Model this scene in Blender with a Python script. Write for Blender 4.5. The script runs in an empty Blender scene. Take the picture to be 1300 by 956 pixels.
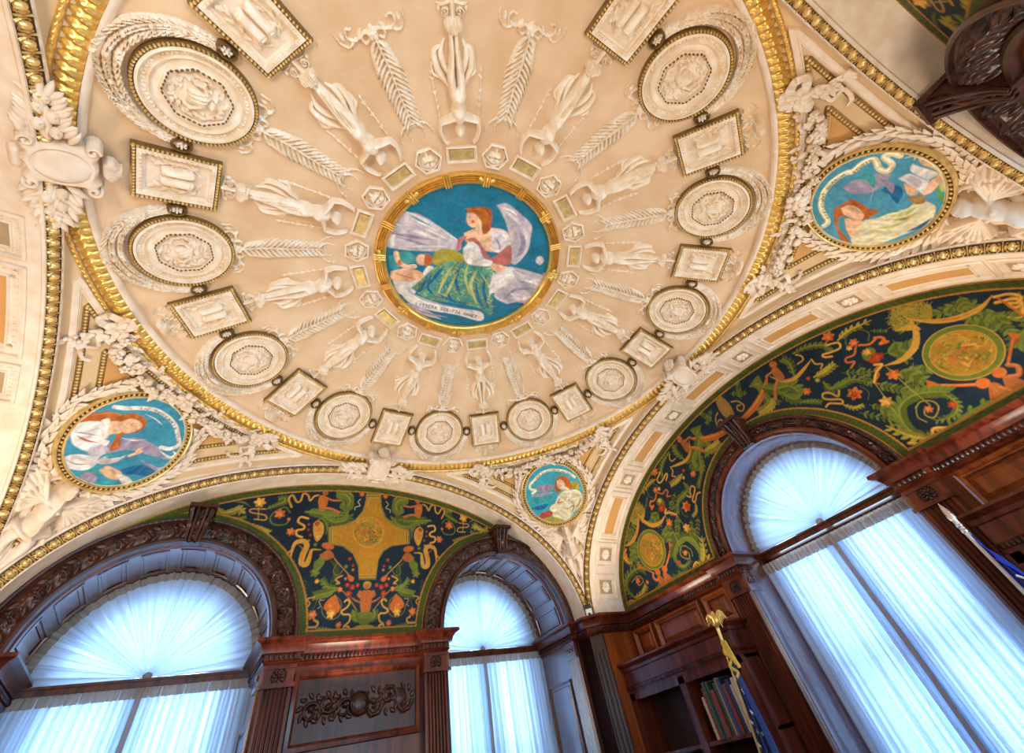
import bpy, math, random
import numpy as np
from mathutils import Matrix, Vector
PI = math.pi
S = 3.2                      # metres per design unit (1 unit = radius of the ring of square panels)
C = bpy.context.scene.collection
rng = np.random.RandomState(7)
random.seed(7)

# ------------------------------------------------------------------ design dimensions
def DZ(r): return 0.197 - 0.190 * r * r          # saucer dome
W0, H0, Z0 = 1.190, 0.706, -0.868                # big wall arches (semi-ellipse)
EP = 1.238                                       # plane of the arch mouldings
RX, FY = 1.457, 1.340                            # lunette planes: side walls, end walls
WP, HP = 1.238, 0.752                            # arch edge as the pendentives meet it
RR = 1.240                                       # inner edge of pendentives
FLOOR = Z0 - 1.0

# ------------------------------------------------------------------ materials
MATS = {}
def mat(name, col, rough=0.6, metal=0.0, var=0.12, scale=6.0, bump=0.0, bscale=40.0, col2=None, spec=0.5, coat=0.0):
    m = bpy.data.materials.new(name); m.use_nodes = True
    nt = m.node_tree; b = nt.nodes['Principled BSDF']
    b.inputs['Roughness'].default_value = rough; b.inputs['Metallic'].default_value = metal
    b.inputs['Specular IOR Level'].default_value = spec
    b.inputs['Coat Weight'].default_value = coat
    tc = nt.nodes.new('ShaderNodeTexCoord')
    n = nt.nodes.new('ShaderNodeTexNoise'); n.inputs['Scale'].default_value = scale; n.inputs['Detail'].default_value = 5
    nt.links.new(tc.outputs['Object'], n.inputs['Vector'])
    r = nt.nodes.new('ShaderNodeValToRGB'); nt.links.new(n.outputs['Fac'], r.inputs['Fac'])
    c = np.array(col); c2 = np.array(col2) if col2 is not None else c * (1 - var)
    r.color_ramp.elements[0].position = 0.35; r.color_ramp.elements[0].color = (*c2, 1)
    r.color_ramp.elements[1].position = 0.65; r.color_ramp.elements[1].color = (*np.minimum(c * (1 + var * .35), 1), 1)
    nt.links.new(r.outputs['Color'], b.inputs['Base Color'])
    if bump:
        n2 = nt.nodes.new('ShaderNodeTexNoise'); n2.inputs['Scale'].default_value = bscale; n2.inputs['Detail'].default_value = 4
        nt.links.new(tc.outputs['Object'], n2.inputs['Vector'])
        bp = nt.nodes.new('ShaderNodeBump'); bp.inputs['Strength'].default_value = bump; bp.inputs['Distance'].default_value = .01
        nt.links.new(n2.outputs['Fac'], bp.inputs['Height']); nt.links.new(bp.outputs['Normal'], b.inputs['Normal'])
    MATS[name] = m
    return m
def wood_mat(name, a, b_, rough=.3, axis='Z'):
    m = bpy.data.materials.new(name); m.use_nodes = True
    nt = m.node_tree; b = nt.nodes['Principled BSDF']
    b.inputs['Roughness'].default_value = rough; b.inputs['Coat Weight'].default_value = .08; b.inputs['Coat Roughness'].default_value = .2; b.inputs['Specular IOR Level'].default_value = .38
    tc = nt.nodes.new('ShaderNodeTexCoord'); mp = nt.nodes.new('ShaderNodeMapping')
    mp.inputs['Scale'].default_value = (1, 1, .12) if axis == 'Z' else ((.12, 1, 1) if axis == 'X' else (1, .12, 1))
    n = nt.nodes.new('ShaderNodeTexNoise'); n.inputs['Scale'].default_value = 9; n.inputs['Detail'].default_value = 8; n.inputs['Distortion'].default_value = 1.2
    nt.links.new(tc.outputs['Object'], mp.inputs['Vector']); nt.links.new(mp.outputs['Vector'], n.inputs['Vector'])
    r = nt.nodes.new('ShaderNodeValToRGB'); nt.links.new(n.outputs['Fac'], r.inputs['Fac'])
    r.color_ramp.elements[0].position = .36; r.color_ramp.elements[0].color = (*a, 1)
    r.color_ramp.elements[1].position = .64; r.color_ramp.elements[1].color = (*b_, 1)
    nt.links.new(r.outputs['Color'], b.inputs['Base Color'])
    MATS[name] = m; return m
def paint_mat(name, rough=.55):
    m = bpy.data.materials.new(name); m.use_nodes = True
    nt = m.node_tree; b = nt.nodes['Principled BSDF']; b.inputs['Roughness'].default_value = rough; b.inputs['Specular IOR Level'].default_value = .22
    a = nt.nodes.new('ShaderNodeAttribute'); a.attribute_name = 'Paint'
    tc = nt.nodes.new('ShaderNodeTexCoord')
    n = nt.nodes.new('ShaderNodeTexNoise'); n.inputs['Scale'].default_value = 22; n.inputs['Detail'].default_value = 6
    nt.links.new(tc.outputs['Object'], n.inputs['Vector'])
    mr = nt.nodes.new('ShaderNodeMapRange'); mr.inputs['From Min'].default_value = .3; mr.inputs['From Max'].default_value = .7
    mr.inputs['To Min'].default_value = .82; mr.inputs['To Max'].default_value = 1.12
    nt.links.new(n.outputs['Fac'], mr.inputs['Value'])
    mx = nt.nodes.new('ShaderNodeVectorMath'); mx.operation = 'SCALE'
    nt.links.new(a.outputs['Color'], mx.inputs[0]); nt.links.new(mr.outputs['Result'], mx.inputs['Scale'])
    nt.links.new(mx.outputs['Vector'], b.inputs['Base Color'])
    MATS[name] = m; return m
def cloth_mat(name, col, trans=.6):
    m = bpy.data.materials.new(name); m.use_nodes = True
    nt = m.node_tree; nt.nodes.remove(nt.nodes['Principled BSDF']); out = nt.nodes['Material Output']
    d = nt.nodes.new('ShaderNodeBsdfDiffuse'); t = nt.nodes.new('ShaderNodeBsdfTranslucent'); mx = nt.nodes.new('ShaderNodeMixShader')
    d.inputs['Color'].default_value = (*col, 1); t.inputs['Color'].default_value = (*col, 1); mx.inputs['Fac'].default_value = trans
    nt.links.new(d.outputs[0], mx.inputs[1]); nt.links.new(t.outputs[0], mx.inputs[2]); nt.links.new(mx.outputs[0], out.inputs['Surface'])
    MATS[name] = m; return m
def glass_mat(name):
    m = bpy.data.materials.new(name); m.use_nodes = True
    nt = m.node_tree; nt.nodes.remove(nt.nodes['Principled BSDF']); out = nt.nodes['Material Output']
    d = nt.nodes.new('ShaderNodeBsdfTransparent'); g = nt.nodes.new('ShaderNodeBsdfGlossy'); mx = nt.nodes.new('ShaderNodeMixShader')
    g.inputs['Roughness'].default_value = .02; mx.inputs['Fac'].default_value = .06
    nt.links.new(d.outputs[0], mx.inputs[1]); nt.links.new(g.outputs[0], mx.inputs[2]); nt.links.new(mx.outputs[0], out.inputs['Surface'])
    MATS[name] = m; return m

mat('plaster', (.75, .545, .345), .75, var=.10, scale=2.2, bump=.15, bscale=30, col2=(.67, .445, .25))
mat('stucco', (.92, .84, .72), .55, var=.04, scale=9, col2=(.84, .67, .47))
mat('stone', (.84, .73, .60), .55, var=.06, scale=7, col2=(.76, .60, .44))
mat('shade_grime', (.075, .038, .012), .5, metal=.2, var=.2, scale=16)  # deep carved shadow and grime behind the gilding, put into the colour
mat('ochre', (.66, .35, .11), .7, var=.08, scale=4)
mat('pale_ochre', (.72, .51, .28), .7, var=.08, scale=4)
mat('bronze', (.26, .155, .05), .42, metal=.6, var=.25, scale=16)
mat('recess', (.44, .31, .18), .8, var=.1)
mat('gold', (.86, .56, .15), .30, metal=.72, var=.18, scale=16)
mat('pale_gold', (.84, .62, .26), .34, metal=.65, var=.2, scale=16)
mat('old_gold', (.58, .37, .11), .38, metal=.7, var=.3, scale=16)
wood_mat('wood', (.040, .006, .003), (.150, .026, .009), .30)
wood_mat('wood_lit', (.15, .028, .006), (.33, .075, .014), .30)  # lighter copy of the wood, warm light put into its colour
_g = wood_mat('wood_gloss', (.050, .010, .006), (.150, .032, .014), .26); _gb = _g.node_tree.nodes['Principled BSDF']; _gb.inputs['Coat Weight'].default_value = 1.; _gb.inputs['Coat Roughness'].default_value = .22; _gb.inputs['Coat IOR'].default_value = 1.7; _gb.inputs['Specular IOR Level'].default_value = .8
wood_mat('carved_wood', (.018, .006, .004), (.075, .022, .012), .34)
paint_mat('oil_paint')
paint_mat('wall_paint', .5)
cloth_mat('sheer', (.77, .82, .93), .58)
cloth_mat('sheer_fold_shade', (.60, .74, .88), .55)  # bluish darker cloth standing in for the shade of the folds
cloth_mat('sheer_edge', (.50, .42, .36), .35)
glass_mat('glass')
mat('white_plastic', (.75, .74, .72), .4)
mat('black_plastic', (.02, .02, .02), .4)
mat('silver', (.75, .75, .75), .25, metal=.9)
mat('blue_cloth', (.02, .05, .42), .55, scale=3)
mat('navy_cloth', (.012, .02, .11), .6)
mat('white_cloth', (.8, .8, .8), .7)
mat('red_cloth', (.5, .02, .03), .7)
mat('gold_cloth', (.75, .48, .06), .6)
mat('carpet', (.10, .03, .025), .9, scale=20)
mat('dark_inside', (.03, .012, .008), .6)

# ------------------------------------------------------------------ mesh collecting
class MB:
    def __init__(s): s.V = []; s.F = []; s.n = 0; s.col = []
    def add(s, V, F, mp=None, col=None):
        V = np.asarray(V, float).reshape(-1, 3)
        if mp is not None: V = mp(V)
        s.V.append(V); n = s.n
        for f in F: s.F.append([n + i for i in f])
        s.n += len(V)
        if col is not None: s.col.append(np.asarray(col))
        return s
    def mesh(s, name, m, loc=(0, 0, 0), smooth=40, flip=False):
        me = bpy.data.meshes.new(name)
        V = (np.concatenate(s.V) - np.array(loc)) * S if s.V else np.zeros((0, 3))
        F = [f[::-1] for f in s.F] if flip else s.F
        me.from_pydata(V.tolist(), [], F)
        if s.col:
            ca = me.color_attributes.new('Paint', 'FLOAT_COLOR', 'POINT')
            c = np.concatenate(s.col); a = np.ones((len(c), 4), np.float32); a[:, :3] = c
            ca.data.foreach_set('color', a.ravel())
        me.materials.append(MATS[m] if isinstance(m, str) else m)
        if smooth:
            me.shade_smooth()
            if smooth < 170: me.set_sharp_from_angle(angle=math.radians(smooth))
        me.update()
        return me
def tag(o, label=None, cat=None, group=None, kind=None):
    if label: o['label'] = label
    if cat: o['category'] = cat
    if group: o['group'] = group
    if kind: o['kind'] = kind
    return o
def thing(name, label, cat, loc=(0, 0, 0), group=None, kind=None):
    o = bpy.data.objects.new(name, None); C.objects.link(o)
    o.location = [c * S for c in loc]; o.empty_display_size = .1
    return tag(o, label, cat, group, kind)
def put(name, mb, m, parent=None, loc=None, smooth=40, label=None, kind=None, flip=False):
    """link the collected shapes as ONE mesh object; under a thing they are taken relative to the thing"""
    if parent is not None:
        base = parent.get('_base', None)
        base = tuple(base) if base is not None else tuple(c / S for c in parent.location)
    else: base = tuple(float(q) for q in loc) if loc is not None else (0, 0, 0)
    o = bpy.data.objects.new(name, mb.mesh(name, m, base, smooth, flip)); C.objects.link(o)
    if parent is not None: o.parent = parent; o['_base'] = base
    else: o.location = [c * S for c in base]
    if label: o['label'] = label
    if kind: o['kind'] = kind
    return o
def structure(name, mb, m, smooth=40, parent=None, flip=False):
    o = put(name, mb, m, parent, smooth=smooth, flip=flip)
    if parent is None: o['kind'] = 'structure'
    return o
def dup(root, ang, label=None, parent=None):
    """copy of a thing with its parts and sub-parts, turned about the vertical axis of the dome"""
    def cp(o, par):
        c = o.copy(); C.objects.link(c)
        if par is not None: c.parent = par
        for ch in kids.get(o.name, []): cp(ch, c)
        return c
    kids = {}
    st = [root]
    while st:
        o = st.pop(); kids[o.name] = list(o.children); st += kids[o.name]
    r = cp(root, parent)
    r.location = Matrix.Rotation(ang, 3, 'Z') @ root.location
    r.rotation_euler = (0, 0, root.rotation_euler.z + ang)
    if label: r['label'] = label
    return r

# ------------------------------------------------------------------ shape makers, local (x, y, h)
def grid_faces(n, m, cu=False, cv=False):
    F = []
    for i in range(n if cu else n - 1):
        for j in range(m if cv else m - 1):
            a = i * m + j; b = ((i + 1) % n) * m + j; c = ((i + 1) % n) * m + (j + 1) % m; d = i * m + (j + 1) % m
            F.append((a, b, c, d))
    return F
def blob(cx, cy, rx, ry, h, ang=0, h0=0., nu=10, nv=4):
    V = []; ca, sa = math.cos(ang), math.sin(ang)
    for j in range(nv):
        t = j / nv * PI / 2
        for i in range(nu):
            a = 2 * PI * i / nu; x = rx * math.cos(a) * math.cos(t); y = ry * math.sin(a) * math.cos(t)
            V.append((cx + x * ca - y * sa, cy + x * sa + y * ca, h0 + h * math.sin(t)))
    V.append((cx, cy, h0 + h)); F = []
    for j in range(nv - 1):
        for i in range(nu):
            F.append((j * nu + i, j * nu + (i + 1) % nu, (j + 1) * nu + (i + 1) % nu, (j + 1) * nu + i))
    for i in range(nu): F.append(((nv - 1) * nu + i, (nv - 1) * nu + (i + 1) % nu, nv * nu))
    return V, F
def sweep2(path, prof, closed=True):
    """sweep an (offset, height) profile along a flat path with mitred corners; offset > 0 is to the left of travel"""
    P = np.array(path, float); n = len(P); V = []
    for i in range(n):
        a = P[i - 1] if (closed or i > 0) else None; b = P[(i + 1) % n] if (closed or i < n - 1) else None
        d1 = (P[i] - a) if a is not None else (b - P[i]); d2 = (b - P[i]) if b is not None else (P[i] - a)
        d1 = d1 / (np.linalg.norm(d1) + 1e-12); d2 = d2 / (np.linalg.norm(d2) + 1e-12)
        n1 = np.array([-d1[1], d1[0]]); n2 = np.array([-d2[1], d2[0]]); m = n1 + n2; m = m / (np.linalg.norm(m) + 1e-12)
        k = 1 / max(.35, m @ n1)
        for o, h in prof: q = P[i] + m * o * k; V.append((q[0], q[1], h))
    return V, grid_faces(n, len(prof), cu=closed)
def circle(cx, cy, r, n=48, a0=0., ry=None):
    return [(cx + r * math.cos(a0 + 2 * PI * i / n), cy + (ry or r) * math.sin(a0 + 2 * PI * i / n)) for i in range(n)]
def ngon(cx, cy, r, n, a0=0.): return circle(cx, cy, r, n, a0)
def rect(cx, cy, w, h): return [(cx - w / 2, cy - h / 2), (cx + w / 2, cy - h / 2), (cx + w / 2, cy + h / 2), (cx - w / 2, cy + h / 2)]
def slab(poly, h0, h1, bev=0.):
    """raised plate with a chamfered edge; polygon counter-clockwise"""
    V, F = sweep2(poly, [(0, h0), (0, h1 - bev * .7), (bev, h1)])
    n = len(poly); F = list(F); F.append([3 * i + 2 for i in range(n)])
    return V, F
def plate(poly, h):
    return [(x, y, h) for x, y in poly], [list(range(len(poly)))]
def box(x0, x1, y0, y1, z0, z1):
    V = [(x, y, z) for x in (x0, x1) for y in (y0, y1) for z in (z0, z1)]
    return V, [(0, 1, 3, 2), (4, 6, 7, 5), (0, 4, 5, 1), (2, 3, 7, 6), (0, 2, 6, 4), (1, 5, 7, 3)]
def tube(path, r, n=8, cap=True):
    P = np.array(path, float); R_ = np.broadcast_to(np.array(r, float), (len(P),)); V = []; up = np.array([0, 0, 1.])
    u = None
    for i in range(len(P)):
        t = P[min(i + 1, len(P) - 1)] - P[max(i - 1, 0)]; t /= np.linalg.norm(t) + 1e-12
        if u is None: u = np.cross(t, up); u = u if np.linalg.norm(u) > .1 else np.cross(t, [1., 0, 0])
        u = u - t * (u @ t); u /= np.linalg.norm(u); w = np.cross(t, u)
        for k in range(n):
            a = 2 * PI * k / n; V.append(P[i] + R_[i] * (u * math.cos(a) + w * math.sin(a)))
    F = grid_faces(len(P), n, cv=True)
    if cap: F = list(F) + [list(range(n))[::-1], [(len(P) - 1) * n + k for k in range(n)]]
    return V, F
def lathe(prof, n=24, c=(0, 0, 0)):
    V = [(c[0] + r * math.cos(2 * PI * i / n), c[1] + r * math.sin(2 * PI * i / n), c[2] + z) for i in range(n) for r, z in prof]
    return V, grid_faces(n, len(prof), cu=True)

# ------------------------------------------------------------------ relief as one continuous height surface
def spline(pts, n=12):
    P = np.array(pts, float); out = []
    Q = np.vstack([2 * P[0] - P[1], P, 2 * P[-1] - P[-2]])
    for i in range(1, len(Q) - 2):
        for k in range(n):
            t = k / n; a, b, c, d = Q[i - 1], Q[i], Q[i + 1], Q[i + 2]
            out.append(.5 * (2 * b + (c - a) * t + (2 * a - 5 * b + 4 * c - d) * t * t + (-a + 3 * b - 3 * c + d) * t ** 3))
    out.append(Q[-2]); return np.array(out)
def spiral(cx, cy, r0, r1, a0, a1, n=24):
    return np.array([(cx + (r0 + (r1 - r0) * k / n) * math.cos(a0 + (a1 - a0) * k / n), cy + (r0 + (r1 - r0) * k / n) * math.sin(a0 + (a1 - a0) * k / n)) for k in range(n + 1)])
class HF:
    def __init__(s, x0, x1, y0, y1, step=.004):
        s.x = np.arange(x0, x1 + step, step); s.y = np.arange(y0, y1 + step, step); s.step = step
        s.X, s.Y = np.meshgrid(s.x, s.y, indexing='ij'); s.h = np.zeros_like(s.X)
    def up(s, h, k=0): s.h = np.maximum(s.h, h); return s
    def win(s, lo, hi, pad):
        i0 = max(0, np.searchsorted(s.x, lo[0] - pad)); i1 = min(len(s.x), np.searchsorted(s.x, hi[0] + pad) + 1)
        j0 = max(0, np.searchsorted(s.y, lo[1] - pad)); j1 = min(len(s.y), np.searchsorted(s.y, hi[1] + pad) + 1)
        return slice(i0, i1), slice(j0, j1)
    def curve(s, path, w, H, base=0., blend=False):
        """a rounded ridge along a path; w and H may vary along it"""
        P = np.array(path, float); n = len(P); w = np.interp(np.linspace(0, 1, n), np.linspace(0, 1, np.size(w)), np.ravel(w)); H = np.interp(np.linspace(0, 1, n), np.linspace(0, 1, np.size(H)), np.ravel(H))
        sl = s.win(P.min(0), P.max(0), w.max()); X = s.X[sl]; Y = s.Y[sl]
        if X.size == 0: return s
        best = np.zeros_like(X)
        for i in range(n - 1):
            a, b = P[i], P[i + 1]; d = b - a; L = d @ d + 1e-15
            t = np.clip(((X - a[0]) * d[0] + (Y - a[1]) * d[1]) / L, 0, 1)
            q = np.hypot(X - a[0] - t * d[0], Y - a[1] - t * d[1]) / np.maximum(w[i] + (w[i + 1] - w[i]) * t, 1e-9)
            hh = np.where(q < 1, base + (H[i] + (H[i + 1] - H[i]) * t) * np.sqrt(np.clip(1 - q * q, 0, 1)), 0)
            best = np.maximum(best, hh)
        s.h[sl] = np.maximum(s.h[sl], best); return s
    def ell(s, cx, cy, rx, ry, H, ang=0., base=0., p=.5):
        r = max(rx, ry); sl = s.win((cx, cy), (cx, cy), r); X = s.X[sl] - cx; Y = s.Y[sl] - cy
        ca, sa = math.cos(ang), math.sin(ang); q = ((X * ca + Y * sa) / rx) ** 2 + ((-X * sa + Y * ca) / ry) ** 2
        s.h[sl] = np.maximum(s.h[sl], np.where(q < 1, base + H * np.clip(1 - q, 0, 1) ** p, 0)); return s
    def leaf(s, x, y, ang, L, W, H, vein=.35, base=0.):
        sl = s.win((x, y), (x, y), L + W); X = s.X[sl] - x; Y = s.Y[sl] - y
        ca, sa = math.cos(ang), math.sin(ang); u = (X * ca + Y * sa) / L; v = (-X * sa + Y * ca) / W
        w = np.where((u > 0) & (u < 1), np.sin(PI * np.clip(u, 0, 1) ** .8) ** .8, 1e-6); q = np.abs(v) / np.maximum(w, 1e-6)
        hh = np.where((q < 1) & (u > 0) & (u < 1), base + H * np.clip(1 - q * q, 0, 1) ** .5 * (1 - vein * np.exp(-(v / .18) ** 2)) * (.6 + .4 * np.clip(u, 0, 1)), 0)
        s.h[sl] = np.maximum(s.h[sl], hh); return s
    def poly(s, pts, H, bev=.006, base=0., ripple=0., rdir=(1, 0), rper=.02):
        P = np.array(pts, float); sl = s.win(P.min(0), P.max(0), 0); X = s.X[sl]; Y = s.Y[sl]
        ins = np.zeros(X.shape, bool); D = np.full(X.shape, 1e9); n = len(P)
        for i in range(n):
            a, b = P[i], P[(i + 1) % n]; c = (a[1] > Y) != (b[1] > Y)
            ins ^= c & (X < (b[0] - a[0]) * (Y - a[1]) / (b[1] - a[1] + 1e-15) + a[0])
            d = b - a; t = np.clip(((X - a[0]) * d[0] + (Y - a[1]) * d[1]) / (d @ d + 1e-15), 0, 1)
            D = np.minimum(D, np.hypot(X - a[0] - t * d[0], Y - a[1] - t * d[1]))
        f = np.clip(D / bev, 0, 1); hh = base + H * np.sqrt(1 - (1 - f) ** 2)
        if ripple: hh = hh * (1 + ripple * np.sin((X * rdir[0] + Y * rdir[1]) * 2 * PI / rper))
        s.h[sl] = np.maximum(s.h[sl], np.where(ins, hh, 0)); return s
    def groove(s, path, w, dep):
        P = np.array(path, float); sl = s.win(P.min(0), P.max(0), w); X = s.X[sl]; Y = s.Y[sl]; D = np.full(X.shape, 1e9)
        for i in range(len(P) - 1):
            a, b = P[i], P[i + 1]; d = b - a; t = np.clip(((X - a[0]) * d[0] + (Y - a[1]) * d[1]) / (d @ d + 1e-15), 0, 1)
            D = np.minimum(D, np.hypot(X - a[0] - t * d[0], Y - a[1] - t * d[1]))
        g = np.where(D < w, dep * (1 - (D / w) ** 2), 0)
        s.h[sl] = np.where(s.h[sl] > 0, np.maximum(s.h[sl] - g, .0005), 0); return s
    def mirror(s):
        s.h = np.maximum(s.h, s.h[::-1, :]); return s
    def geo(s, off=0., eps=2e-4, sink=.0015):
        h = s.h; on = h > eps; cell = on[:-1, :-1] | on[1:, :-1] | on[:-1, 1:] | on[1:, 1:]
        use = np.zeros_like(on); use[:-1, :-1] |= cell; use[1:, :-1] |= cell; use[:-1, 1:] |= cell; use[1:, 1:] |= cell
        idx = np.full(on.shape, -1); idx[use] = np.arange(use.sum())
        V = np.c_[s.X[use], s.Y[use], np.where(on, h, -sink)[use] + off]
        i, j = np.nonzero(cell)
        F = np.c_[idx[i, j], idx[i + 1, j], idx[i + 1, j + 1], idx[i, j + 1]]
        return V, F.tolist()

# ------------------------------------------------------------------ maps from flat (x, y, h) to the place
def dome_map(phi=0.):
    c, s_ = math.cos(phi), math.sin(phi)
    def f(V):
        x, y, h = V[:, 0], V[:, 1], V[:, 2] * 1.6; r = np.hypot(x, y)
        k = .38 * r                                  # slope of the saucer, so relief stands square to it
        z = DZ(r) - h; rr = 1 - h * k / np.maximum(r, 1e-6)
        X = y * c - x * s_; Y = y * s_ + x * c
        return np.c_[X * rr, Y * rr, z]
    return f
def flat_map(o, ex, ey, n):
    o, ex, ey, n = [np.array(a, float) for a in (o, ex, ey, n)]
    return lambda V: o + V[:, :1] * ex + V[:, 1:2] * ey + V[:, 2:3] * n
PE = 1.43
def arch_z(y, w=WP, h=HP): return Z0 + h * np.sqrt(np.clip(1 - (np.abs(y) / w) ** 2, 0, 1))
def pend_z(x, y):
    """height of the pendentive surface over (x, y), any corner"""
    x = np.abs(x); y = np.abs(y); rho = np.hypot(x, y); m = np.maximum(x, y); l = np.minimum(x, y)
    ra = rho / np.maximum(m, 1e-9) * EP; za = arch_z(l / np.maximum(m, 1e-9) * EP); zr = -.098
    ra = np.maximum(ra, RR + .002); t = np.clip((rho - RR) / (ra - RR), 0, 1)
    b = (l / np.maximum(m, 1e-9)) ** 1.2; return zr + (za - zr) * (b * (1 - (1 - t ** PE) ** (1 / PE)) + (1 - b) * t ** 1.3)
def pend_nrm(p):
    e = 1e-3; zx = (pend_z(p[0] + e, p[1]) - pend_z(p[0] - e, p[1])) / 2 / e; zy = (pend_z(p[0], p[1] + e) - pend_z(p[0], p[1] - e)) / 2 / e
    n = np.array([zx, zy, -1.]); return n / np.linalg.norm(n)
MR = 1.446 / math.sqrt(2)                        # medallion centre, corner between +X and +Y
MC = np.array([MR, MR, float(pend_z(MR, MR))])
_e = .05
MN = np.array([(pend_z(MR + _e, MR + _e) - pend_z(MR - _e, MR - _e)) / 4 / _e] * 2 + [-1.]); MN /= np.linalg.norm(MN)
MXv = np.array([1, -1, 0.]) / math.sqrt(2)       # along the ring
MYv = np.cross(MN, MXv); MYv = MYv if MYv[2] < 0 else -MYv   # down the slope, to the corner
def pend_map(V):
    """flat coordinates about the medallion dropped onto the pendentive"""
    Q = MC + V[:, :1] * MXv + V[:, 1:2] * MYv
    lo = np.full(len(V), -.35); hi = np.full(len(V), .35)
    def F(s): P = Q - s[:, None] * MN; return P[:, 2] - pend_z(np.minimum(np.abs(P[:, 0]), 1.3), np.minimum(np.abs(P[:, 1]), 1.3))
    for _ in range(26):
        m = (lo + hi) / 2; f = F(m); lo = np.where(f < 0, m, lo); hi = np.where(f < 0, hi, m)
    P = Q - ((lo + hi) / 2)[:, None] * MN
    return P + V[:, 2:3] * MN
med_map = flat_map(MC, MXv, MYv, MN)

def sweep3(P, N, prof, closed=False):
    """sweep (side, height) along space points P with surface normals N; side = tangent x normal"""
    P = np.array(P, float); N = np.array(N, float); V = []
    for i in range(len(P)):
        a = P[i - 1] if (closed or i) else P[i]; b = P[(i + 1) % len(P)] if (closed or i < len(P) - 1) else P[i]
        t = b - a; t /= np.linalg.norm(t) + 1e-12; n = N[i]; sd = np.cross(t, n); sd /= np.linalg.norm(sd) + 1e-12
        for o, h in prof: V.append(P[i] + sd * o + n * h)
    return V, grid_faces(len(P), len(prof), cu=closed)
# arch coordinates for the +X side: a = distance outward from the opening, b = depth away from the room centre
def ell_arc(n, a0=0., a1=PI, w=W0, h=H0):
    """points on the arch spaced evenly by length: (lateral, z, outward normal lateral, outward normal z)"""
    T = np.linspace(a0, a1, 2000); y = w * np.cos(T); z = Z0 + h * np.sin(T)
    L = np.r_[0, np.cumsum(np.hypot(np.diff(y), np.diff(z)))]; s = np.linspace(0, L[-1], n); t = np.interp(s, L, T)
    nn = np.c_[np.cos(t) / w, np.sin(t) / h]; nn /= np.linalg.norm(nn, axis=1)[:, None]
    return np.c_[w * np.cos(t), Z0 + h * np.sin(t), nn], L[-1]
def arch_pts(A, a, b, plane=EP):
    return np.c_[np.full(len(A), plane + b), A[:, 0] + a * A[:, 2], A[:, 1] + a * A[:, 3]]
def arch_sweep(prof, n=160, plane=EP, w=W0, h=H0):
    A, L = ell_arc(n, w=w, h=h); V = np.zeros((n, len(prof), 3))
    for j, (a, b) in enumerate(prof): V[:, j] = arch_pts(A, a, b, plane)
    return V.reshape(-1, 3), grid_faces(n, len(prof))
def rotz(V, a):
    c, s_ = math.cos(a), math.sin(a); V = np.asarray(V, float); return np.c_[V[:, 0] * c - V[:, 1] * s_, V[:, 0] * s_ + V[:, 1] * c, V[:, 2]]
# ------------------------------------------------------------------ camera
cam = bpy.data.cameras.new('camera'); co = bpy.data.objects.new('camera', cam); C.objects.link(co)
CAMP = np.array([-0.5623, -0.8011, -1.3977]); FPX = 518.26
_w = np.array([0.6828, -0.3551, 0.4326]); _t = np.linalg.norm(_w)
_R = np.array(Matrix.Rotation(_t, 3, Vector(_w / _t)))       # rows: right, down, forward
cam.sensor_width = 36; cam.sensor_fit = 'HORIZONTAL'; cam.lens = 36 * FPX / 1300; cam.shift_y = -44.5 / 1300; cam.clip_start = .02; cam.clip_end = 200
M = Matrix(((_R[0][0], -_R[1][0], -_R[2][0]), (_R[0][1], -_R[1][1], -_R[2][1]), (_R[0][2], -_R[1][2], -_R[2][2]))).to_4x4()
M.translation = Vector(CAMP * S); co.matrix_world = M
bpy.context.scene.camera = co
def in_view(p, pad=40):
    q = _R @ (np.array(p) - CAMP)
    if q[2] <= 0: return False
    u = 650 + FPX * q[0] / q[2]; v = 433.5 + FPX * q[1] / q[2]
    return -pad < u < 1300 + pad and -pad < v < 956 + pad

# ------------------------------------------------------------------ the dome
mb = MB(); prof = [(r, DZ(r)) for r in np.linspace(0, 1.174, 48)] + [(1.176, -.069), (1.178, -.079), (1.186, -.086)]
prof[0] = (1e-4, DZ(0))
V, F = lathe(prof, 240); mb.add(V, F); structure('ceiling', mb, 'plaster', 60)
mb = MB()
V, F = lathe([(1.178, -.068), (1.1755, -.080), (1.180, -.089), (1.184, -.092), (1.188, -.092), (1.190, -.088), (1.196, -.080)], 240); mb.add(V, F)
structure('trim_1', mb, 'stone', 40)

# gold leaf band around the dome
def leafband(u, q):
    """u along one acanthus leaf 0..1, q across 0..1"""
    c = (u - .5 - .25 * (q - .5)) * 2
    body = np.clip(1 - (c / (.92 - .30 * q)) ** 2, 0, 1) ** .5
    body = body * (.70 + .30 * np.abs(np.sin(q * 12.5 - np.abs(c) * 2.2)) ** .6); veins = .62 + .38 * np.abs(np.cos(c * 5.0 - 1.2 * q)) ** .8
    return body * veins * (.35 + .65 * np.sin(PI * np.clip(q * .96 + .02, 0, 1)) ** .6)
def band_mesh(n, rows, base, hfun, per):
    """closed ring band: base(q) -> (r, z, nr, nz)"""
    th = np.arange(n * per) / (n * per) * 2 * PI; u = (np.arange(n * per) % per) / per
    q = np.linspace(0, 1, rows); TH, Q = np.meshgrid(th, q, indexing='ij'); U = np.broadcast_to(u[:, None], TH.shape)
    r, z, nr, nz = base(Q); h = hfun(U, Q); r = r + nr * h; z = z + nz * h
    return np.c_[(r * np.cos(TH)).ravel(), (r * np.sin(TH)).ravel(), z.ravel()], grid_faces(n * per, rows, cu=True)
gt = thing('gilded_cornice', 'gilded acanthus leaf cornice ringing the whole dome', 'cornice', (0, 0, -.1))
mb = MB()
def gb(Q):
    a = (Q - .5); return 1.2135 + a * .046, -.0855 - .009 * np.cos(PI * a) - .009 * Q, -.15 + 0 * Q, -1 + 0 * Q
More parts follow.
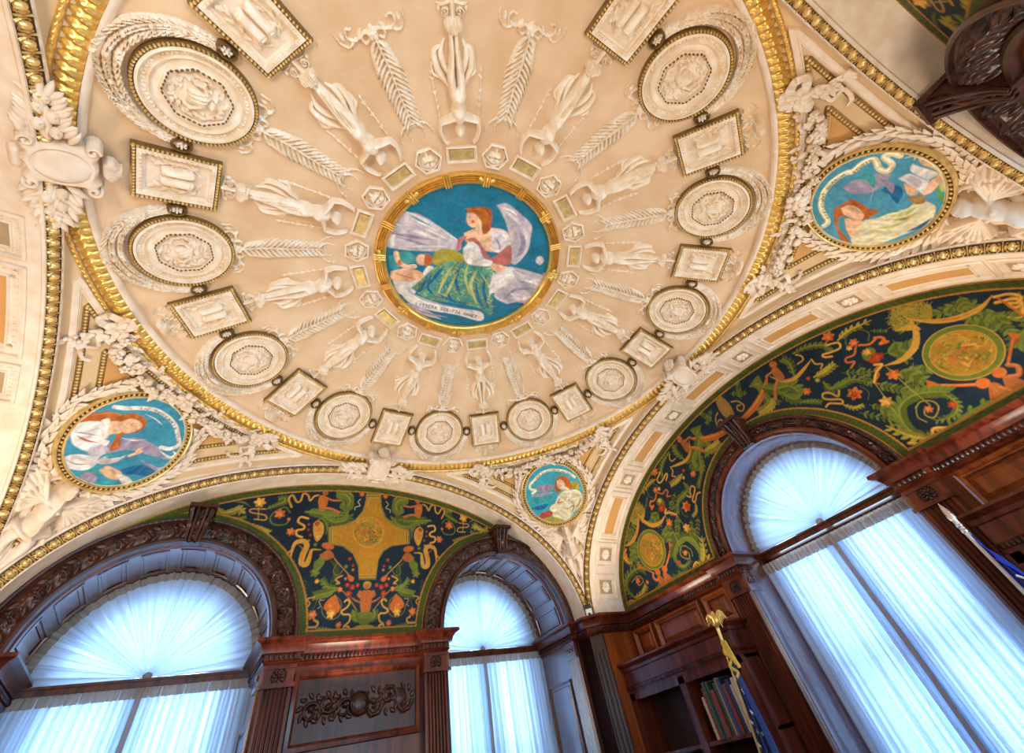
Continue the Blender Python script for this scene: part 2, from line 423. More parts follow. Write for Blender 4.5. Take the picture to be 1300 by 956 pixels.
V, F = band_mesh(284, 13, gb, lambda U, Q: .013 * leafband(U, Q), 9); mb.add(V, F)
put('leaf_band', mb, 'gold', gt, smooth=70)
mb = MB()
V, F = band_mesh(430, 7, lambda Q: (1.2435 + .0065 * np.cos(PI * (1 - Q)), -.103 - .0065 * np.sin(PI * Q), 0 * Q, -1 + 0 * Q), lambda U, Q: .004 * np.sin(PI * Q) * (np.abs(np.sin(PI * U)) ** .35 - .6), 5); mb.add(V, F)
put('rope_bead', mb, 'gold', gt, smooth=70)

ORD = ['in line with', 'first clockwise from', 'second clockwise from', 'third clockwise from']
CART = {0: 'right-hand', 90: 'bottom', 180: 'left-hand', 270: 'top'}
def where(deg, off=0):
    deg = deg % 360; b = int(deg // 90) * 90; k = int(round((deg - b - off) / 30)) + (1 if off else 0)
    return f'{ORD[k]} the {CART[b]} cartouche'
def spread(root, base_label, group, off=0, skip=()):
    """twelve copies about the dome; the ones wholly outside the picture are left out"""
    root['group'] = group; used = False
    x, y, z = [c / S for c in root.location]
    for k in range(12):
        d = 30 * k + off; a = math.radians(d); p = (x * math.cos(a) - y * math.sin(a), x * math.sin(a) + y * math.cos(a), z)
        if k in skip or not in_view(p, 25): continue
        dup(root, a, f'{base_label}, {where(d, off)}')
    st = [root]
    while st:
        o = st.pop(); st += list(o.children); bpy.data.objects.remove(o, do_unlink=True)
def at(r, x=0.): return (r, x, DZ(r))
D0 = dome_map(0.)

# square panels: gilt bead frame, dentil frame, open book with leaf sprays
t = thing('square_panel', '', 'relief panel', at(1.004))
mb = MB(); cy = 1.004; w, h = .168, .196
outer = rect(0, cy, w, h)
mb.add(*sweep2(outer, [(0, 0), (0, .010), (.003, .011), (.009, .011), (.012, .008), (.012, .0)]), mp=D0); put('gilt_frame', mb, 'bronze', t, smooth=50); mb = MB()
for (x0, y0), (x1, y1) in zip(outer, outer[1:] + outer[:1]):
    n = int(math.hypot(x1 - x0, y1 - y0) / .0098)
    for i in range(n):
        u = (i + .5) / n; cx_ = x0 + (x1 - x0) * u; cy_ = y0 + (y1 - y0) * u
        dx, dy = (0 - cx_), (cy - cy_); ax = .0065
        cx_ += ax * (1 if dx > 0 else -1) * (abs(x0 - x1) < 1e-6); cy_ += ax * (1 if dy > 0 else -1) * (abs(y0 - y1) < 1e-6)
        mb.add(*blob(cx_, cy_, .0045, .0045, .006, h0=.0105, nu=6, nv=2), mp=D0)
put('frame_beading', mb, 'pale_gold', t, smooth=50)
mb = MB(); inn = rect(0, cy, w - .024, h - .024)
mb.add(*sweep2(inn, [(0, .0), (0, .012), (.012, .010), (.013, .003), (.020, .002)]), mp=D0)
iw, ih = w - .024 - .018, h - .024 - .018
for sx in (-1, 1):
    for i in range(13): mb.add(*slab(rect(sx * (iw / 2 + .001), cy - ih / 2 + ih * (i + .5) / 13, .005, .006), .004, .0145), mp=D0)
    for i in range(11): mb.add(*slab(rect(-iw / 2 + iw * (i + .5) / 11, cy + sx * (ih / 2 + .001), .006, .005), .004, .0145), mp=D0)
put('dentil_frame', mb, 'stucco', t, smooth=40)
mb = MB(); mb.add(*plate(rect(0, cy, w - .06, h - .06), .0022), mp=D0); put('field', mb, 'stone', t, smooth=0)
g = HF(-.06, .06, cy - .075, cy + .075, .0022)
for s in (-1, 1):
    g.poly([(s * .002, cy - .032), (s * .026, cy - .036), (s * .030, cy - .030), (s * .030, cy + .030), (s * .024, cy + .036), (s * .002, cy + .032)], .016, .012)
    g.ell(s * .016, cy - .033, .013, .006, .014); g.ell(s * .016, cy + .033, .013, .006, .014)
for s in (-1, 1):
    for k in range(7):
        a = -1.2 + k * .4; bx = s * (.037 + .004 * math.cos(a * 1.5)); by = cy + .05 * math.sin(a)
        g.leaf(bx, by, (PI / 2 + .55 * s if k % 2 else PI / 2 - .55 * s) , .022, .006, .008)
    g.curve(spline([(s * .01, cy - .055), (s * .038, cy - .03), (s * .041, cy + .01), (s * .03, cy + .052)]), .0025, .006)
mb = MB(); mb.add(*g.geo(.002), mp=D0); put('open_book', mb, 'stucco', t, smooth=60)
spread(t, 'square gilt-edged relief panel with an open book', 'square book panels on the dome')

# round medallions
t = thing('round_medallion', '', 'medallion', at(1.004))
R1 = .133; c0 = (0, 1.004)
mb = MB(); mb.add(*sweep2(circle(0, cy, R1, 72), [(0, 0), (0, .009), (.003, .0115), (.008, .0115), (.011, .009), (.011, 0)]), mp=D0); put('gilt_ring', mb, 'bronze', t, smooth=50); mb = MB()
for i in range(84):
    a = 2 * PI * i / 84; mb.add(*blob((R1 - .0055) * math.cos(a), cy + (R1 - .0055) * math.sin(a), .0045, .0035, .006, ang=a + .6, h0=.011, nu=6, nv=2), mp=D0)
put('rope_beading', mb, 'pale_gold', t, smooth=50)
mb = MB(); mb.add(*sweep2(circle(0, cy, R1 - .011, 72), [(0, .0), (0, .012), (.006, .014), (.010, .006), (.022, .004), (.026, .010), (.030, .004), (.034, .002)]), mp=D0)
for i in range(64):
    a = 2 * PI * i / 64; rr = R1 - .027; mb.add(*blob(rr * math.cos(a), cy + rr * math.sin(a), .0058, .0028, .006, ang=a + (.5 if i % 2 else -.5), h0=.004, nu=6, nv=2), mp=D0)
mb.add(*plate(circle(0, cy, R1 - .034, 40), .0025), mp=D0)
put('guilloche_ring', mb, 'stucco', t, smooth=40)
mb = MB(); oc = ngon(0, cy, .080, 8, PI / 8)
mb.add(*sweep2(oc, [(0, .001), (0, .008), (.003, .009), (.003, .010), (.0075, .010), (.009, .004)]), mp=D0)
put('octagon_frame', mb, 'stucco', t, smooth=30)
mb = MB()
oi = ngon(0, cy, .0745, 8, PI / 8)
for (x0, y0), (x1, y1) in zip(oi, oi[1:] + oi[:1]):
    for i in range(5):
        u = (i + .5) / 5; mb.add(*blob(x0 + (x1 - x0) * u, y0 + (y1 - y0) * u, .0048, .0026, .0055, ang=math.atan2(y1 - y0, x1 - x0), h0=.009, nu=6, nv=2), mp=D0)
put('gilt_beading', mb, 'bronze', t, smooth=50)
g = HF(-.068, .068, cy - .068, cy + .068, .0022)
g.poly([(-.024, cy + .018), (-.018, cy - .020), (.016, cy - .024), (.026, cy + .014), (.012, cy + .028)], .014, .014, ripple=.22, rdir=(1, .25), rper=.011)
g.ell(-.005, cy - .03, .011, .009, .016); g.curve([(-.02, cy - .01), (-.036, cy + .008), (-.03, cy + .022)], .006, .012); g.curve([(.018, cy - .012), (.036, cy - .002), (.034, cy + .018)], .006, .012)
rr_ = np.random.RandomState(3)
for k in range(26):
    a = 2 * PI * k / 26; r_ = .050 + .007 * math.sin(k * 2.3)
    g.leaf(r_ * math.cos(a), cy + r_ * math.sin(a), a + 1.3 + rr_.uniform(-.8, .8), .020, .0065, .009)
    if k % 3 == 0: g.ell((r_ - .008) * math.cos(a), cy + (r_ - .008) * math.sin(a), .0055, .0055, .011)
g.curve(circle(0, cy, .052, 40), .003, .005)
mb = MB(); mb.add(*g.geo(.002), mp=D0); put('figure_relief', mb, 'stucco', t, smooth=60)
spread(t, 'round gilt-roped medallion with an octagonal relief', 'round medallions on the dome', off=15)

# clasps (ring with rosette) between squares and roundels
for s, nm, off in ((1, 'anticlockwise', 0), (-1, 'clockwise', 0)):
    t = thing('rosette_clasp', '', 'clasp', at(1.004, s * .118))
    bx = s * .108; by = 1.000
    # polar placement half-way between a square and its neighbour roundel
    mb = MB(); mb.add(*sweep2(circle(bx, by, .017, 20, ry=.021), [(-.004, 0), (-.003, .010), (0, .013), (.003, .010), (.004, 0)]), mp=D0)
    put('gilt_loop', mb, 'bronze', t, smooth=60)
    mb = MB(); mb.add(*blob(bx, by, .005, .005, .018, nu=8), mp=D0)
    for k in range(6): a = k * PI / 3; mb.add(*blob(bx + .008 * math.cos(a), by + .009 * math.sin(a), .006, .0042, .013, ang=a, nu=8), mp=D0)
    put('rosette', mb, 'stucco', t, smooth=60)
    # name by the square it hooks on
    side = 'clockwise' if s > 0 else 'anticlockwise'
    t['group'] = 'gilt loops linking squares and roundels'
    x, y, z = [c / S for c in t.location]
    for k in range(12):
        d = 30 * k; a = math.radians(d); p = (x * math.cos(a) - y * math.sin(a), x * math.sin(a) + y * math.cos(a), z)
        if in_view(p, 10): dup(t, a, f'gilt rosette loop, {side} side of square panel {where(d)}')
    for o in list(t.children) + [t]: bpy.data.objects.remove(o, do_unlink=True)

# laurel swags round the outer side of the roundels
g = HF(-.20, .20, .96, 1.20, .0028); ctr = (0, 1.004)
N = 34
for k in range(N):
    u = k / (N - 1); a = math.radians(-2 + 184 * u); m = min(u, 1 - u) * 2; Rr_ = .150 + .019 * m
    wob = .003 + .017 * m
    d = 1 if u < .5 else -1
    tx = a + PI / 2 * d
    for j, sgn in enumerate((-1, 0, 1)):
        rr = Rr_ + sgn * wob * .75
        g.leaf(ctr[0] + rr * math.cos(a + j * .02), ctr[1] + rr * math.sin(a + j * .02), tx + sgn * .38 * d * -1, .029, .0062 + .002 * m, .010 + .010 * m, vein=.6)
    if k % 4 == 1: g.ell(ctr[0] + Rr_ * math.cos(a), ctr[1] + Rr_ * math.sin(a), .006, .006, .012 + .008 * m)
t = MB(); t.add(*g.geo(), mp=D0); o = put('laurel_swag', t, 'stucco', loc=at(1.15), smooth=60); tag(o, '', 'garland')
spread(o, 'raised laurel swag curling round the roundel', 'laurel swags on the dome', off=15)

# scrollwork on the outer side of each square with a fluted shell urn
def scroll(g, x, y, s, sc=1., up=1):
    g.curve(np.array(spiral(x + s * .012 * sc, y, .011 * sc, .002 * sc, PI if s > 0 else 0, (PI + 4 * PI * .8) if s > 0 else -4 * PI * .8)), .0022 * sc, .006)
t = thing('shell_urn', '', 'ornament', at(1.125))
g = HF(-.10, .10, 1.095, 1.178, .0028)
for s in (-1, 1):
    g.curve(spiral(s * .020, 1.108, .010, .002, PI / 2, PI / 2 + s * 9), .0022, .006); g.curve(spiral(s * .020, 1.130, .009, .002, -PI / 2, -PI / 2 - s * 9), .0022, .006)
    g.curve(spline([(s * .004, 1.10), (s * .03, 1.118), (s * .05, 1.104), (s * .072, 1.116), (s * .085, 1.102)]), [.003, .001], .006)
    g.curve(spline([(s * .012, 1.14), (s * .04, 1.135), (s * .058, 1.15), (s * .08, 1.14)]), [.003, .001], .006)
    for k in range(4): g.leaf(s * (.03 + .014 * k), 1.116 + .006 * (k % 2), PI / 2 * (1 if k % 2 else -1) + s * .5, .016, .004, .006)
mb = MB(); mb.add(*g.geo(), mp=D0); put('scrollwork', mb, 'stucco', t, smooth=60)
g = HF(-.035, .035, 1.13, 1.172, .002)
g.poly([(-.014, 1.136), (.014, 1.136), (.014, 1.142), (.031, 1.146), (.033, 1.156), (.022, 1.166), (-.022, 1.166), (-.033, 1.156), (-.031, 1.146), (-.014, 1.142)], .018, .010, ripple=.18, rdir=(1, 0), rper=.0065)
mb = MB(); mb.add(*g.geo(), mp=D0); put('fluted_bowl', mb, 'stucco', t, smooth=60)
spread(t, 'small fluted urn with scrollwork below the square panel', 'scrolled urns at the dome edge', skip=(0, 3, 6, 9))

# scroll sprays beside the roundel's inner side, palm frond and arc
t = thing('palm_frond', '', 'relief frond', at(.73))
g = HF(-.125, .125, .57, .90, .0028)
g.curve(spline([(0, .868), (.004, .78), (0, .70), (0, .602)]), [.0035, .002], .008)
for k in range(15):
    y = .848 - k * .0163; L_ = (.066 - .0016 * k) * (1 if k > 2 else .7 + .1 * k)
    for s in (-1, 1): g.curve(spline([(0, y), (s * L_ * .42, y - .018), (s * L_ * .70, y - .046)], 4), [.0018, .0056, .0010], [.005, .012, .003])
mb = MB(); mb.add(*g.geo(), mp=D0); put('frond', mb, 'stucco', t, smooth=60)
g = HF(-.11, .11, .83, .93, .0028)
for s in (-1, 1):
    g.curve(spline([(0, .862), (s * .02, .872), (s * .034, .862), (s * .028, .848), (s * .016, .852)]), [.004, .002], .008)
    g.curve(spline([(s * .02, .872), (s * .05, .862), (s * .07, .872), (s * .066, .890), (s * .050, .888)]), [.0035, .0015], .007)
    g.curve(spline([(s * .05, .864), (s * .075, .852), (s * .095, .868), (s * .098, .893)]), [.003, .0012], .006)
    for k in range(3): g.leaf(s * (.04 + .02 * k), .868, PI / 2 + s * (.8 - .5 * k) + PI * (k == 1), .02, .005, .006)
for k in range(5): a = 2 * PI * k / 5 + .3; g.leaf(0, .866, a, .019, .008, .012)
g.ell(0, .866, .006, .006, .014)
mb = MB(); mb.add(*g.geo(), mp=D0); put('rosette_scroll', mb, 'stucco', t, smooth=60)
g = HF(-.08, .08, .53, .64, .0028)
for s in (-1, 1):
    g.curve(spline([(0, .607), (s * .030, .602), (s * .052, .580), (s * .058, .552)]), [.003, .0012], .007)
    g.curve(spline([(0, .60), (s * .018, .590), (s * .026, .570), (s * .02, .552)]), [.0025, .001], .006)
mb = MB(); mb.add(*g.geo(), mp=D0); put('arched_tendril', mb, 'stucco', t, smooth=60)
spread(t, 'relief palm frond between two statuettes', 'palm fronds on the dome', off=15)

# thin beaded sprigs either side of each statuette
for s in (-1, 1):
    g = HF(s * .075 - .025, s * .075 + .025, .595, .745, .0022)
    g.curve([(s * .078, .742), (s * .066, .60)], .0016, .005)
    for k in range(7):
        y = .735 - k * .021; x = s * (.0774 - .0018 * k); g.ell(x, y, .0036, .0048, .007)
        if k % 2: g.leaf(x, y, PI / 2 + .8, .010, .003, .005); g.leaf(x, y, PI / 2 - .8, .010, .003, .005)
    mb = MB(); mb.add(*g.geo(), mp=D0); o = put('beaded_sprig', mb, 'stucco', loc=at(.67, s * .07), smooth=60); tag(o, '', 'relief sprig')
    spread(o, f"thin beaded sprig on the statuette's {'clockwise' if s > 0 else 'anticlockwise'} side", 'beaded sprigs beside the statuettes')

# statuettes: two poses
def statuette(pose):
    t = thing('relief_statuette', '', 'statuette', at(.69))
    m = 1 if pose == 0 else -1
    g = HF(-.085, .085, .50, .845, .0022)
    # skirt from hips to feet
    if pose != 2:
        g.poly([(-.022 * m, .672), (.020 * m, .668), (.024 * m, .73), (.018 * m, .78), (.011 * m, .828), (-.010 * m, .826), (-.018 * m, .77), (-.026 * m, .72)], .020, .016, ripple=.14, rdir=(1, .15 * m), rper=.0085)
        g.curve(spline([(-.012 * m, .665), (-.014 * m, .72), (-.004 * m, .775), (-.006 * m, .825)]), [.013, .013, .009, .006], [.026, .026, .018, .012])
        g.curve(spline([(.010 * m, .665), (.012 * m, .72), (.006 * m, .78), (.004 * m, .828)]), [.013, .012, .008, .006], [.022, .022, .016, .012])
    else:
        g.curve(spline([(-.010, .665), (-.017, .72), (-.009, .775), (-.008, .828)]), [.014, .0125, .008, .006], [.026, .024, .018, .012])
        g.curve(spline([(.012, .665), (.013, .72), (.007, .775), (.006, .828)]), [.014, .0125, .008, .006], [.026, .024, .018, .012])
    g.ell(0, .664, .024, .020, .028)                                       # hips
    g.curve(spline([(0, .668), (0, .645), (0, .622), (0, .604)]), [.024, .0175, .024, .022], [.034, .028, .038, .030])
    g.ell(-.009, .620, .009, .009, .030); g.ell(.009, .620, .009, .009, .030)
    g.curve([(0, .606), (0, .582)], .0065, .018)                           # neck
    g.ell(.002 * m, .566, .0145, .0175, .040); g.ell(0, .560, .0175, .0160, .030)
    for s in (-1, 1):
        g.curve(spline([(s * .016, .606), (s * .040, .596), (s * .062, .588)], 6), [.0105, .0085, .0070], [.028, .024, .020])
        g.curve(spline([(s * .062, .588), (s * .066, .560), (s * .058, .532), (s * .050, .516)], 6), [.0072, .006, .0055, .005], [.020, .018, .016, .012])
        g.ell(s * .047, .514, .0065, .005, .012)
    g.groove([(-.018, .638), (.018, .640)], .003, .004)
    mb = MB(); mb.add(*g.geo(), mp=D0); put('body', mb, 'stucco', t, smooth=70)
    g = HF(-.085, .085, .66, .84, .0022)
    for s in (-1, 1):
        q = 1 if s == m else .8
        g.curve(spline([(s * .022, .690), (s * .040 * q, .715), (s * .058 * q, .745), (s * .062 * q, .785), (s * .046 * q, .80)]), [.004, .008, .010, .009, .003], [.006, .011, .012, .010, .004])
        g.curve(spline([(s * .020, .72), (s * .036 * q, .752), (s * .043 * q, .785), (s * .030 * q, .815)]), [.004, .008, .008, .003], [.006, .010, .010, .004])
        g.curve(spline([(s * .030, .70), (s * .050 * q, .72), (s * .070 * q, .73), (s * .074 * q, .76)]), [.003, .006, .005, .002], [.005, .009, .007, .003])
    mb = MB(); mb.add(*g.geo(), mp=D0); put('blown_drapery', mb, 'stucco', t, smooth=60)
    g = HF(-.05, .05, .822, .91, .0022)
    g.poly([(-.014, .830), (.014, .830), (.014, .838), (.024, .842), (.027, .856), (.020, .868), (-.020, .868), (-.027, .856), (-.024, .842), (-.014, .838)], .022, .010, ripple=.08, rdir=(1, 0), rper=.007)
    for s in (-1, 1):
        g.curve(spiral(s * .020, .880, .011, .002, -PI / 2, -PI / 2 + s * 10), .0024, .008); g.curve(spline([(s * .008, .90), (s * .03, .895), (s * .044, .90)]), [.003, .001], .006)
        g.ell(s * .038, .888, .005, .007, .008)
    g.curve([(0, .868), (0, .902)], .006, .010)
    mb = MB(); mb.add(*g.geo(), mp=D0); put('pedestal', mb, 'stucco', t, smooth=60)
    return t
poses = [statuette(i) for i in range(3)]
for k in range(12):
    d = 30 * k; a = math.radians(d)
    if in_view((.69 * math.cos(a), .69 * math.sin(a), .1), 60):
        r = dup(poses[k % 3], a, ['white relief statuette with raised arms and rippling skirt', 'white relief statuette with raised arms, hips turned', 'white relief statuette with raised arms and parted legs'][k % 3] + ', ' + where(d)); r['group'] = 'relief statuettes on the dome'
for p_ in poses:
    for o in list(p_.children) + [p_]: bpy.data.objects.remove(o, do_unlink=True)

# gilt plaques and hexagons round the centre
t = thing('gilt_plaque', '', 'plaque', at(.470))
mb = MB(); mb.add(*sweep2(rect(0, .470, .110, .062), [(0, 0), (0, .007), (.005, .009), (.008, .003), (.011, .003)]), mp=D0); put('moulded_frame', mb, 'stucco', t, smooth=30)
mb = MB(); mb.add(*slab(rect(0, .470, .084, .038), .001, .006, .002), mp=D0); put('plate', mb, 'pale_gold', t, smooth=30)
spread(t, 'small gilt rectangular plaque near the central painting', 'gilt plaques round the central painting')
t = thing('hexagon_plaque', '', 'plaque', at(.470))
mb = MB(); mb.add(*sweep2(ngon(0, .470, .052, 6, PI / 6 * 0), [(0, 0), (0, .007), (.005, .009), (.008, .003)]), mp=D0); put('moulded_frame', mb, 'stucco', t, smooth=30)
g = HF(-.045, .045, .43, .51, .002)
g.poly([(-.024, .468), (.024, .468), (.016, .486), (-.016, .486)], .012, .008); g.curve([(0, .486), (0, .496)], .005, .008); g.ell(-.008, .459, .009, .007, .010); g.ell(.009, .457, .009, .008, .011); g.curve([(-.026, .462), (-.012, .450), (.014, .448), (.027, .462)], .003, .007)
g.curve(circle(0, .47, .036, 24) + [(.036, .47)], .002, .004)
mb = MB(); mb.add(*g.geo(.0005), mp=D0); put('fruit_dish', mb, 'stucco', t, smooth=60)
spread(t, 'small hexagonal plaque with a fruit dish in relief', 'hexagonal plaques round the central painting', off=15)
# ------------------------------------------------------------------ pendentives, arches, soffits
SIDE = ['right', 'front', 'left', 'rear']
LUN = [RX, FY, RX, FY]
def surf_n(P):
    x, y = P[:, 0], P[:, 1]; e = 1e-3
    zx = (pend_z(x + e, y) - pend_z(x - e, y)) / 2 / e; zy = (pend_z(x, y + e) - pend_z(x, y - e)) / 2 / e
    n = np.c_[zx, zy, -np.ones(len(P))]; return n / np.linalg.norm(n, axis=1)[:, None]
for k in range(4):
    mb = MB(); nph, nt_ = 170, 70
    ph = np.linspace(0, PI / 2, nph); m_ = np.maximum(np.cos(ph), np.sin(ph)); ra = np.maximum(EP / m_, RR + .003)
    T = np.linspace(0, 1, nt_) ** 1.0; T = 1 - (1 - T) ** 1.6
    RHO = RR - .012 + (ra[:, None] - RR + .012) * T[None]; X = RHO * np.cos(ph)[:, None]; Y = RHO * np.sin(ph)[:, None]
    Z = pend_z(X, Y); V = np.c_[X.ravel(), Y.ravel(), Z.ravel()]
    mb.add(rotz(V, k * PI / 2), grid_faces(nph, nt_)); structure(f'ceiling_pendentive_{k + 1}', mb, 'pale_ochre', 0 or 179)

def eggdart(u, q):
    e = ((u - .5) / .27) ** 2 + ((q - .48) / .40) ** 2
    egg = -.004 + .017 * np.sqrt(np.clip(1 - e, 0, 1))
    rim = -.004 + np.where((e > 1.25) & (e < 2.3) & (q < .86), .011 * np.clip(1 - ((e - 1.78) / .52) ** 2, 0, 1) ** .5, 0)
    d = np.minimum(u, 1 - u); dart = -.004 + np.where(d < .07, .011 * (1 - d / .07) ** .5, 0)
    return np.maximum(np.maximum(egg, rim), dart)
def arch_band(n, per, rows, p0, p1, hfun, amp=1., w=W0, h=H0, plane=EP, a0=0., a1=PI, flipn=False):
    """band between two (a, b) lines along the arch, carved by hfun(u, q)"""
    A, L = ell_arc(n * per + 1, a0, a1, w, h); u = (np.arange(n * per + 1) % per) / per; q = np.linspace(0, 1, rows)
    d = np.array([p1[0] - p0[0], p1[1] - p0[1]]); nn = np.array([d[1], -d[0]]) / np.linalg.norm(d)
    if flipn: nn = -nn
    U, Q = np.meshgrid(u, q, indexing='ij'); Hh = hfun(U, Q) * amp; V = np.zeros((n * per + 1, rows, 3))
    for j in range(rows):
        a = p0[0] + d[0] * q[j] + nn[0] * Hh[:, j]; b = p0[1] + d[1] * q[j] + nn[1] * Hh[:, j]
        V[:, j] = np.c_[plane + b, A[:, 0] + a * A[:, 2], A[:, 1] + a * A[:, 3]]
    return V.reshape(-1, 3), grid_faces(n * per + 1, rows)
PLACE = {0: 'over the big curtained window', 1: 'over the two front windows', 2: 'along the left edge', 3: 'at top right'}
for k in range(4):
    A_ = k * PI / 2; rz = lambda V, A_=A_: rotz(V, A_); L = LUN[k]; dep = L - EP
    mb = MB(); mb.add(*arch_sweep([(0, 0), (0, dep + .01)]), mp=rz); structure(f'trim_{k * 3 + 2}', mb, 'stone', 40)            # soffit
    mb = MB(); mb.add(*arch_sweep([(0, .001), (-.004, -.003), (-.004, -.010), (.001, -.011), (.001, -.008), (.032, -.024), (.034, -.029), (.040, -.030), (.043, -.026), (.050, -.016), (.058, -.013), (.068, -.013), (.072, -.006), (.072, .02)]), mp=rz)
    structure(f'trim_{k * 3 + 3}', mb, 'stone', 35)
    t = thing('egg_and_dart_moulding', f'gilded egg-and-dart moulding on the great arch {PLACE[k]}', 'moulding', (EP * math.cos(A_), EP * math.sin(A_), -.17))
    mb = MB(); mb.add(*arch_band(82, 16, 12, (.001, -.010), (.032, -.026), eggdart), mp=rz); put('egg_and_dart', mb, 'pale_gold', t, smooth=80)
    mb = MB(); mb.add(*arch_sweep([(.001, -.0112), (.032, -.0272)], 200), mp=rz); put('shade_ground', mb, 'shade_grime', t, smooth=80)  # dark strip between the eggs, painted as carved shadow with grime
# coffers on the side soffits
def soffit_map(k, wv=W0, hv=H0):
    A2, L = ell_arc(1201, w=wv, h=hv); s = np.linspace(-L / 2, L / 2, 1201)
    def f(V):
        x = -V[:, 0]; y = np.interp(x, s, A2[:, 0]); z = np.interp(x, s, A2[:, 1]); n1 = np.interp(x, s, A2[:, 2]); n2 = np.interp(x, s, A2[:, 3])
        return rotz(np.c_[EP + V[:, 1], y - V[:, 2] * n1, z - V[:, 2] * n2], k * PI / 2)
    return f
def dens(poly, n=6):
    out = []
    for (a, b) in zip(poly, poly[1:] + poly[:1]):
        for i in range(n): out.append((a[0] + (b[0] - a[0]) * i / n, a[1] + (b[1] - a[1]) * i / n))
    return out
COF = [('L', 0), ('R', .245), ('L', .49), ('R', .735), ('L', .975), ('R', 1.205), ('R', 1.375)]
lab = {0: {0: 'at the crown, under the cartouche', 1: 'next to the crown panel', 2: '', 3: ''}}
for k in (0, 2):
    sm = soffit_map(k); ci_ = 0
    for typ, s0 in COF:
        for sg in ((1,) if s0 == 0 else (1, -1)):
            s = s0 * sg; c = sm(np.array([[s, .115, 0.]]))[0]
            if not in_view(c, 30): continue
            big = typ == 'L'; wd = .30 if big else .125; hgt = .150
            side_w = 'right-hand arch' if k == 0 else 'left-hand arch'
            which = 'at the crown' if s0 == 0 else f"{['', 'second', 'third', 'fourth', 'fifth', 'sixth', 'seventh'][COF.index((typ, s0))]} from the crown"
            corner = '' if s0 == 0 else (' towards the rear corner' if sg * (1 if k == 0 else -1) < 0 else ' towards the front windows')
            t = thing('coffer', f"{'long ochre' if big else 'small rosette'} coffer in the {side_w} soffit, {which}{corner}", 'coffer', c, 'coffers of the arch soffits')
            bh = .070 if big else .070
            mb = MB(); o_ = dens(rect(s, .108, wd, hgt), 8 if big else 4)
            fs = 1 if big else .72
            mb.add(*sweep2(o_, [(-.004, 0), (-.004, .006), (0, .009), (.003, .009), (.006, .001), (.030 * fs, .001), (.032 * fs, .006), (.036 * fs, .006), (.039 * fs, .0008)]), mp=sm)
            N_ = 12 if big else 6
            for i in range(N_ + 1):
                for sy in (-1, 1): mb.add(*slab(rect(s - wd / 2 + .02 + (wd - .04) * i / N_, .108 + sy * (hgt / 2 - .018 * fs), (wd - .05) / N_ * .45, .009), 0, .0035, .001), mp=sm)
            for i in range(6):
                for sx in (-1, 1): mb.add(*slab(rect(s + sx * (wd / 2 - .018 * fs), .108 - hgt / 2 + .02 + (hgt - .04) * i / 5, .009, .010), 0, .0035, .001), mp=sm)
            put('stepped_frame', mb, 'stone', t, smooth=30)
            f = rect(s, .108, wd - .074 * fs, hgt - .074 * fs); mb = MB()
            n = 8; V = []; F = []
            for i in range(n + 1):
                for y in (f[0][1], f[2][1]): V.append((f[0][0] + (f[1][0] - f[0][0]) * i / n, y, .0012))
            for i in range(n): F.append((2 * i, 2 * i + 2, 2 * i + 3, 2 * i + 1))
            mb.add(V, F, mp=sm); put('field', mb, 'ochre' if big else 'recess', t, smooth=0)
            if not big:
                mb = MB()
                for i in range(5):
                    a = 2 * PI * i / 5; mb.add(*blob(s + .017 * math.cos(a), .108 + .017 * math.sin(a), .013, .009, .011, ang=a, h0=.001, nu=8, nv=3), mp=sm)
                    a += PI / 5; mb.add(*blob(s + .020 * math.cos(a), .108 + .020 * math.sin(a), .009, .005, .007, ang=a, h0=.001, nu=8, nv=3), mp=sm)
                mb.add(*blob(s, .108, .006, .006, .014, nu=8), mp=sm); put('rosette', mb, 'stucco', t, smooth=60)

# floor, carpet level out of the picture, and the solid lower walls
mb = MB(); mb.add([(-1.8, -1.8, FLOOR), (1.8, -1.8, FLOOR), (1.8, 1.8, FLOOR), (-1.8, 1.8, FLOOR)], [(0, 1, 2, 3)]); structure('floor', mb, 'carpet', 0)
WIN = {1: [(-.715, .375), (.765, .375)], 0: [(.02, .372)], 3: [(-.735, .375), (.735, .375)], 2: []}   # side: (lateral centre, radius); lateral = y on the right wall, x at front
RD = {0: .150, 1: .320, 2: 0, 3: .16}
def lat(k):
    """map (lateral, depth coordinate, z) to the world; lateral is +y on the right wall, +x on the front, +y on the left, +x at the rear"""
    if k == 0: return lambda V: np.c_[V[:, 1], V[:, 0], V[:, 2]]
    if k == 1: return lambda V: np.c_[V[:, 0], V[:, 1], V[:, 2]]
    if k == 2: return lambda V: np.c_[-V[:, 1], V[:, 0], V[:, 2]]
    return lambda V: np.c_[V[:, 0], -V[:, 1], V[:, 2]]
ZW = -1.75
for k in range(4):
    m_ = lat(k); L = LUN[k]; mb = MB(); xs = [-W0]
    for c, r in WIN[k]: xs += [c - r, c + r]
    xs += [W0]
    for i in range(0, len(xs), 2): mb.add(*box(xs[i], xs[i + 1], L, L + .05, FLOOR, Z0), mp=m_)
    for c, r in WIN[k]: mb.add(*box(c - r, c + r, L, L + .05, FLOOR, ZW), mp=m_)
    for s in (-1, 1): mb.add(*box(s * W0, s * (EP + .45), EP, L + .05, FLOOR, Z0 + .0), mp=m_)
    structure(f'wall_{SIDE[k]}', mb, 'wood', 30)
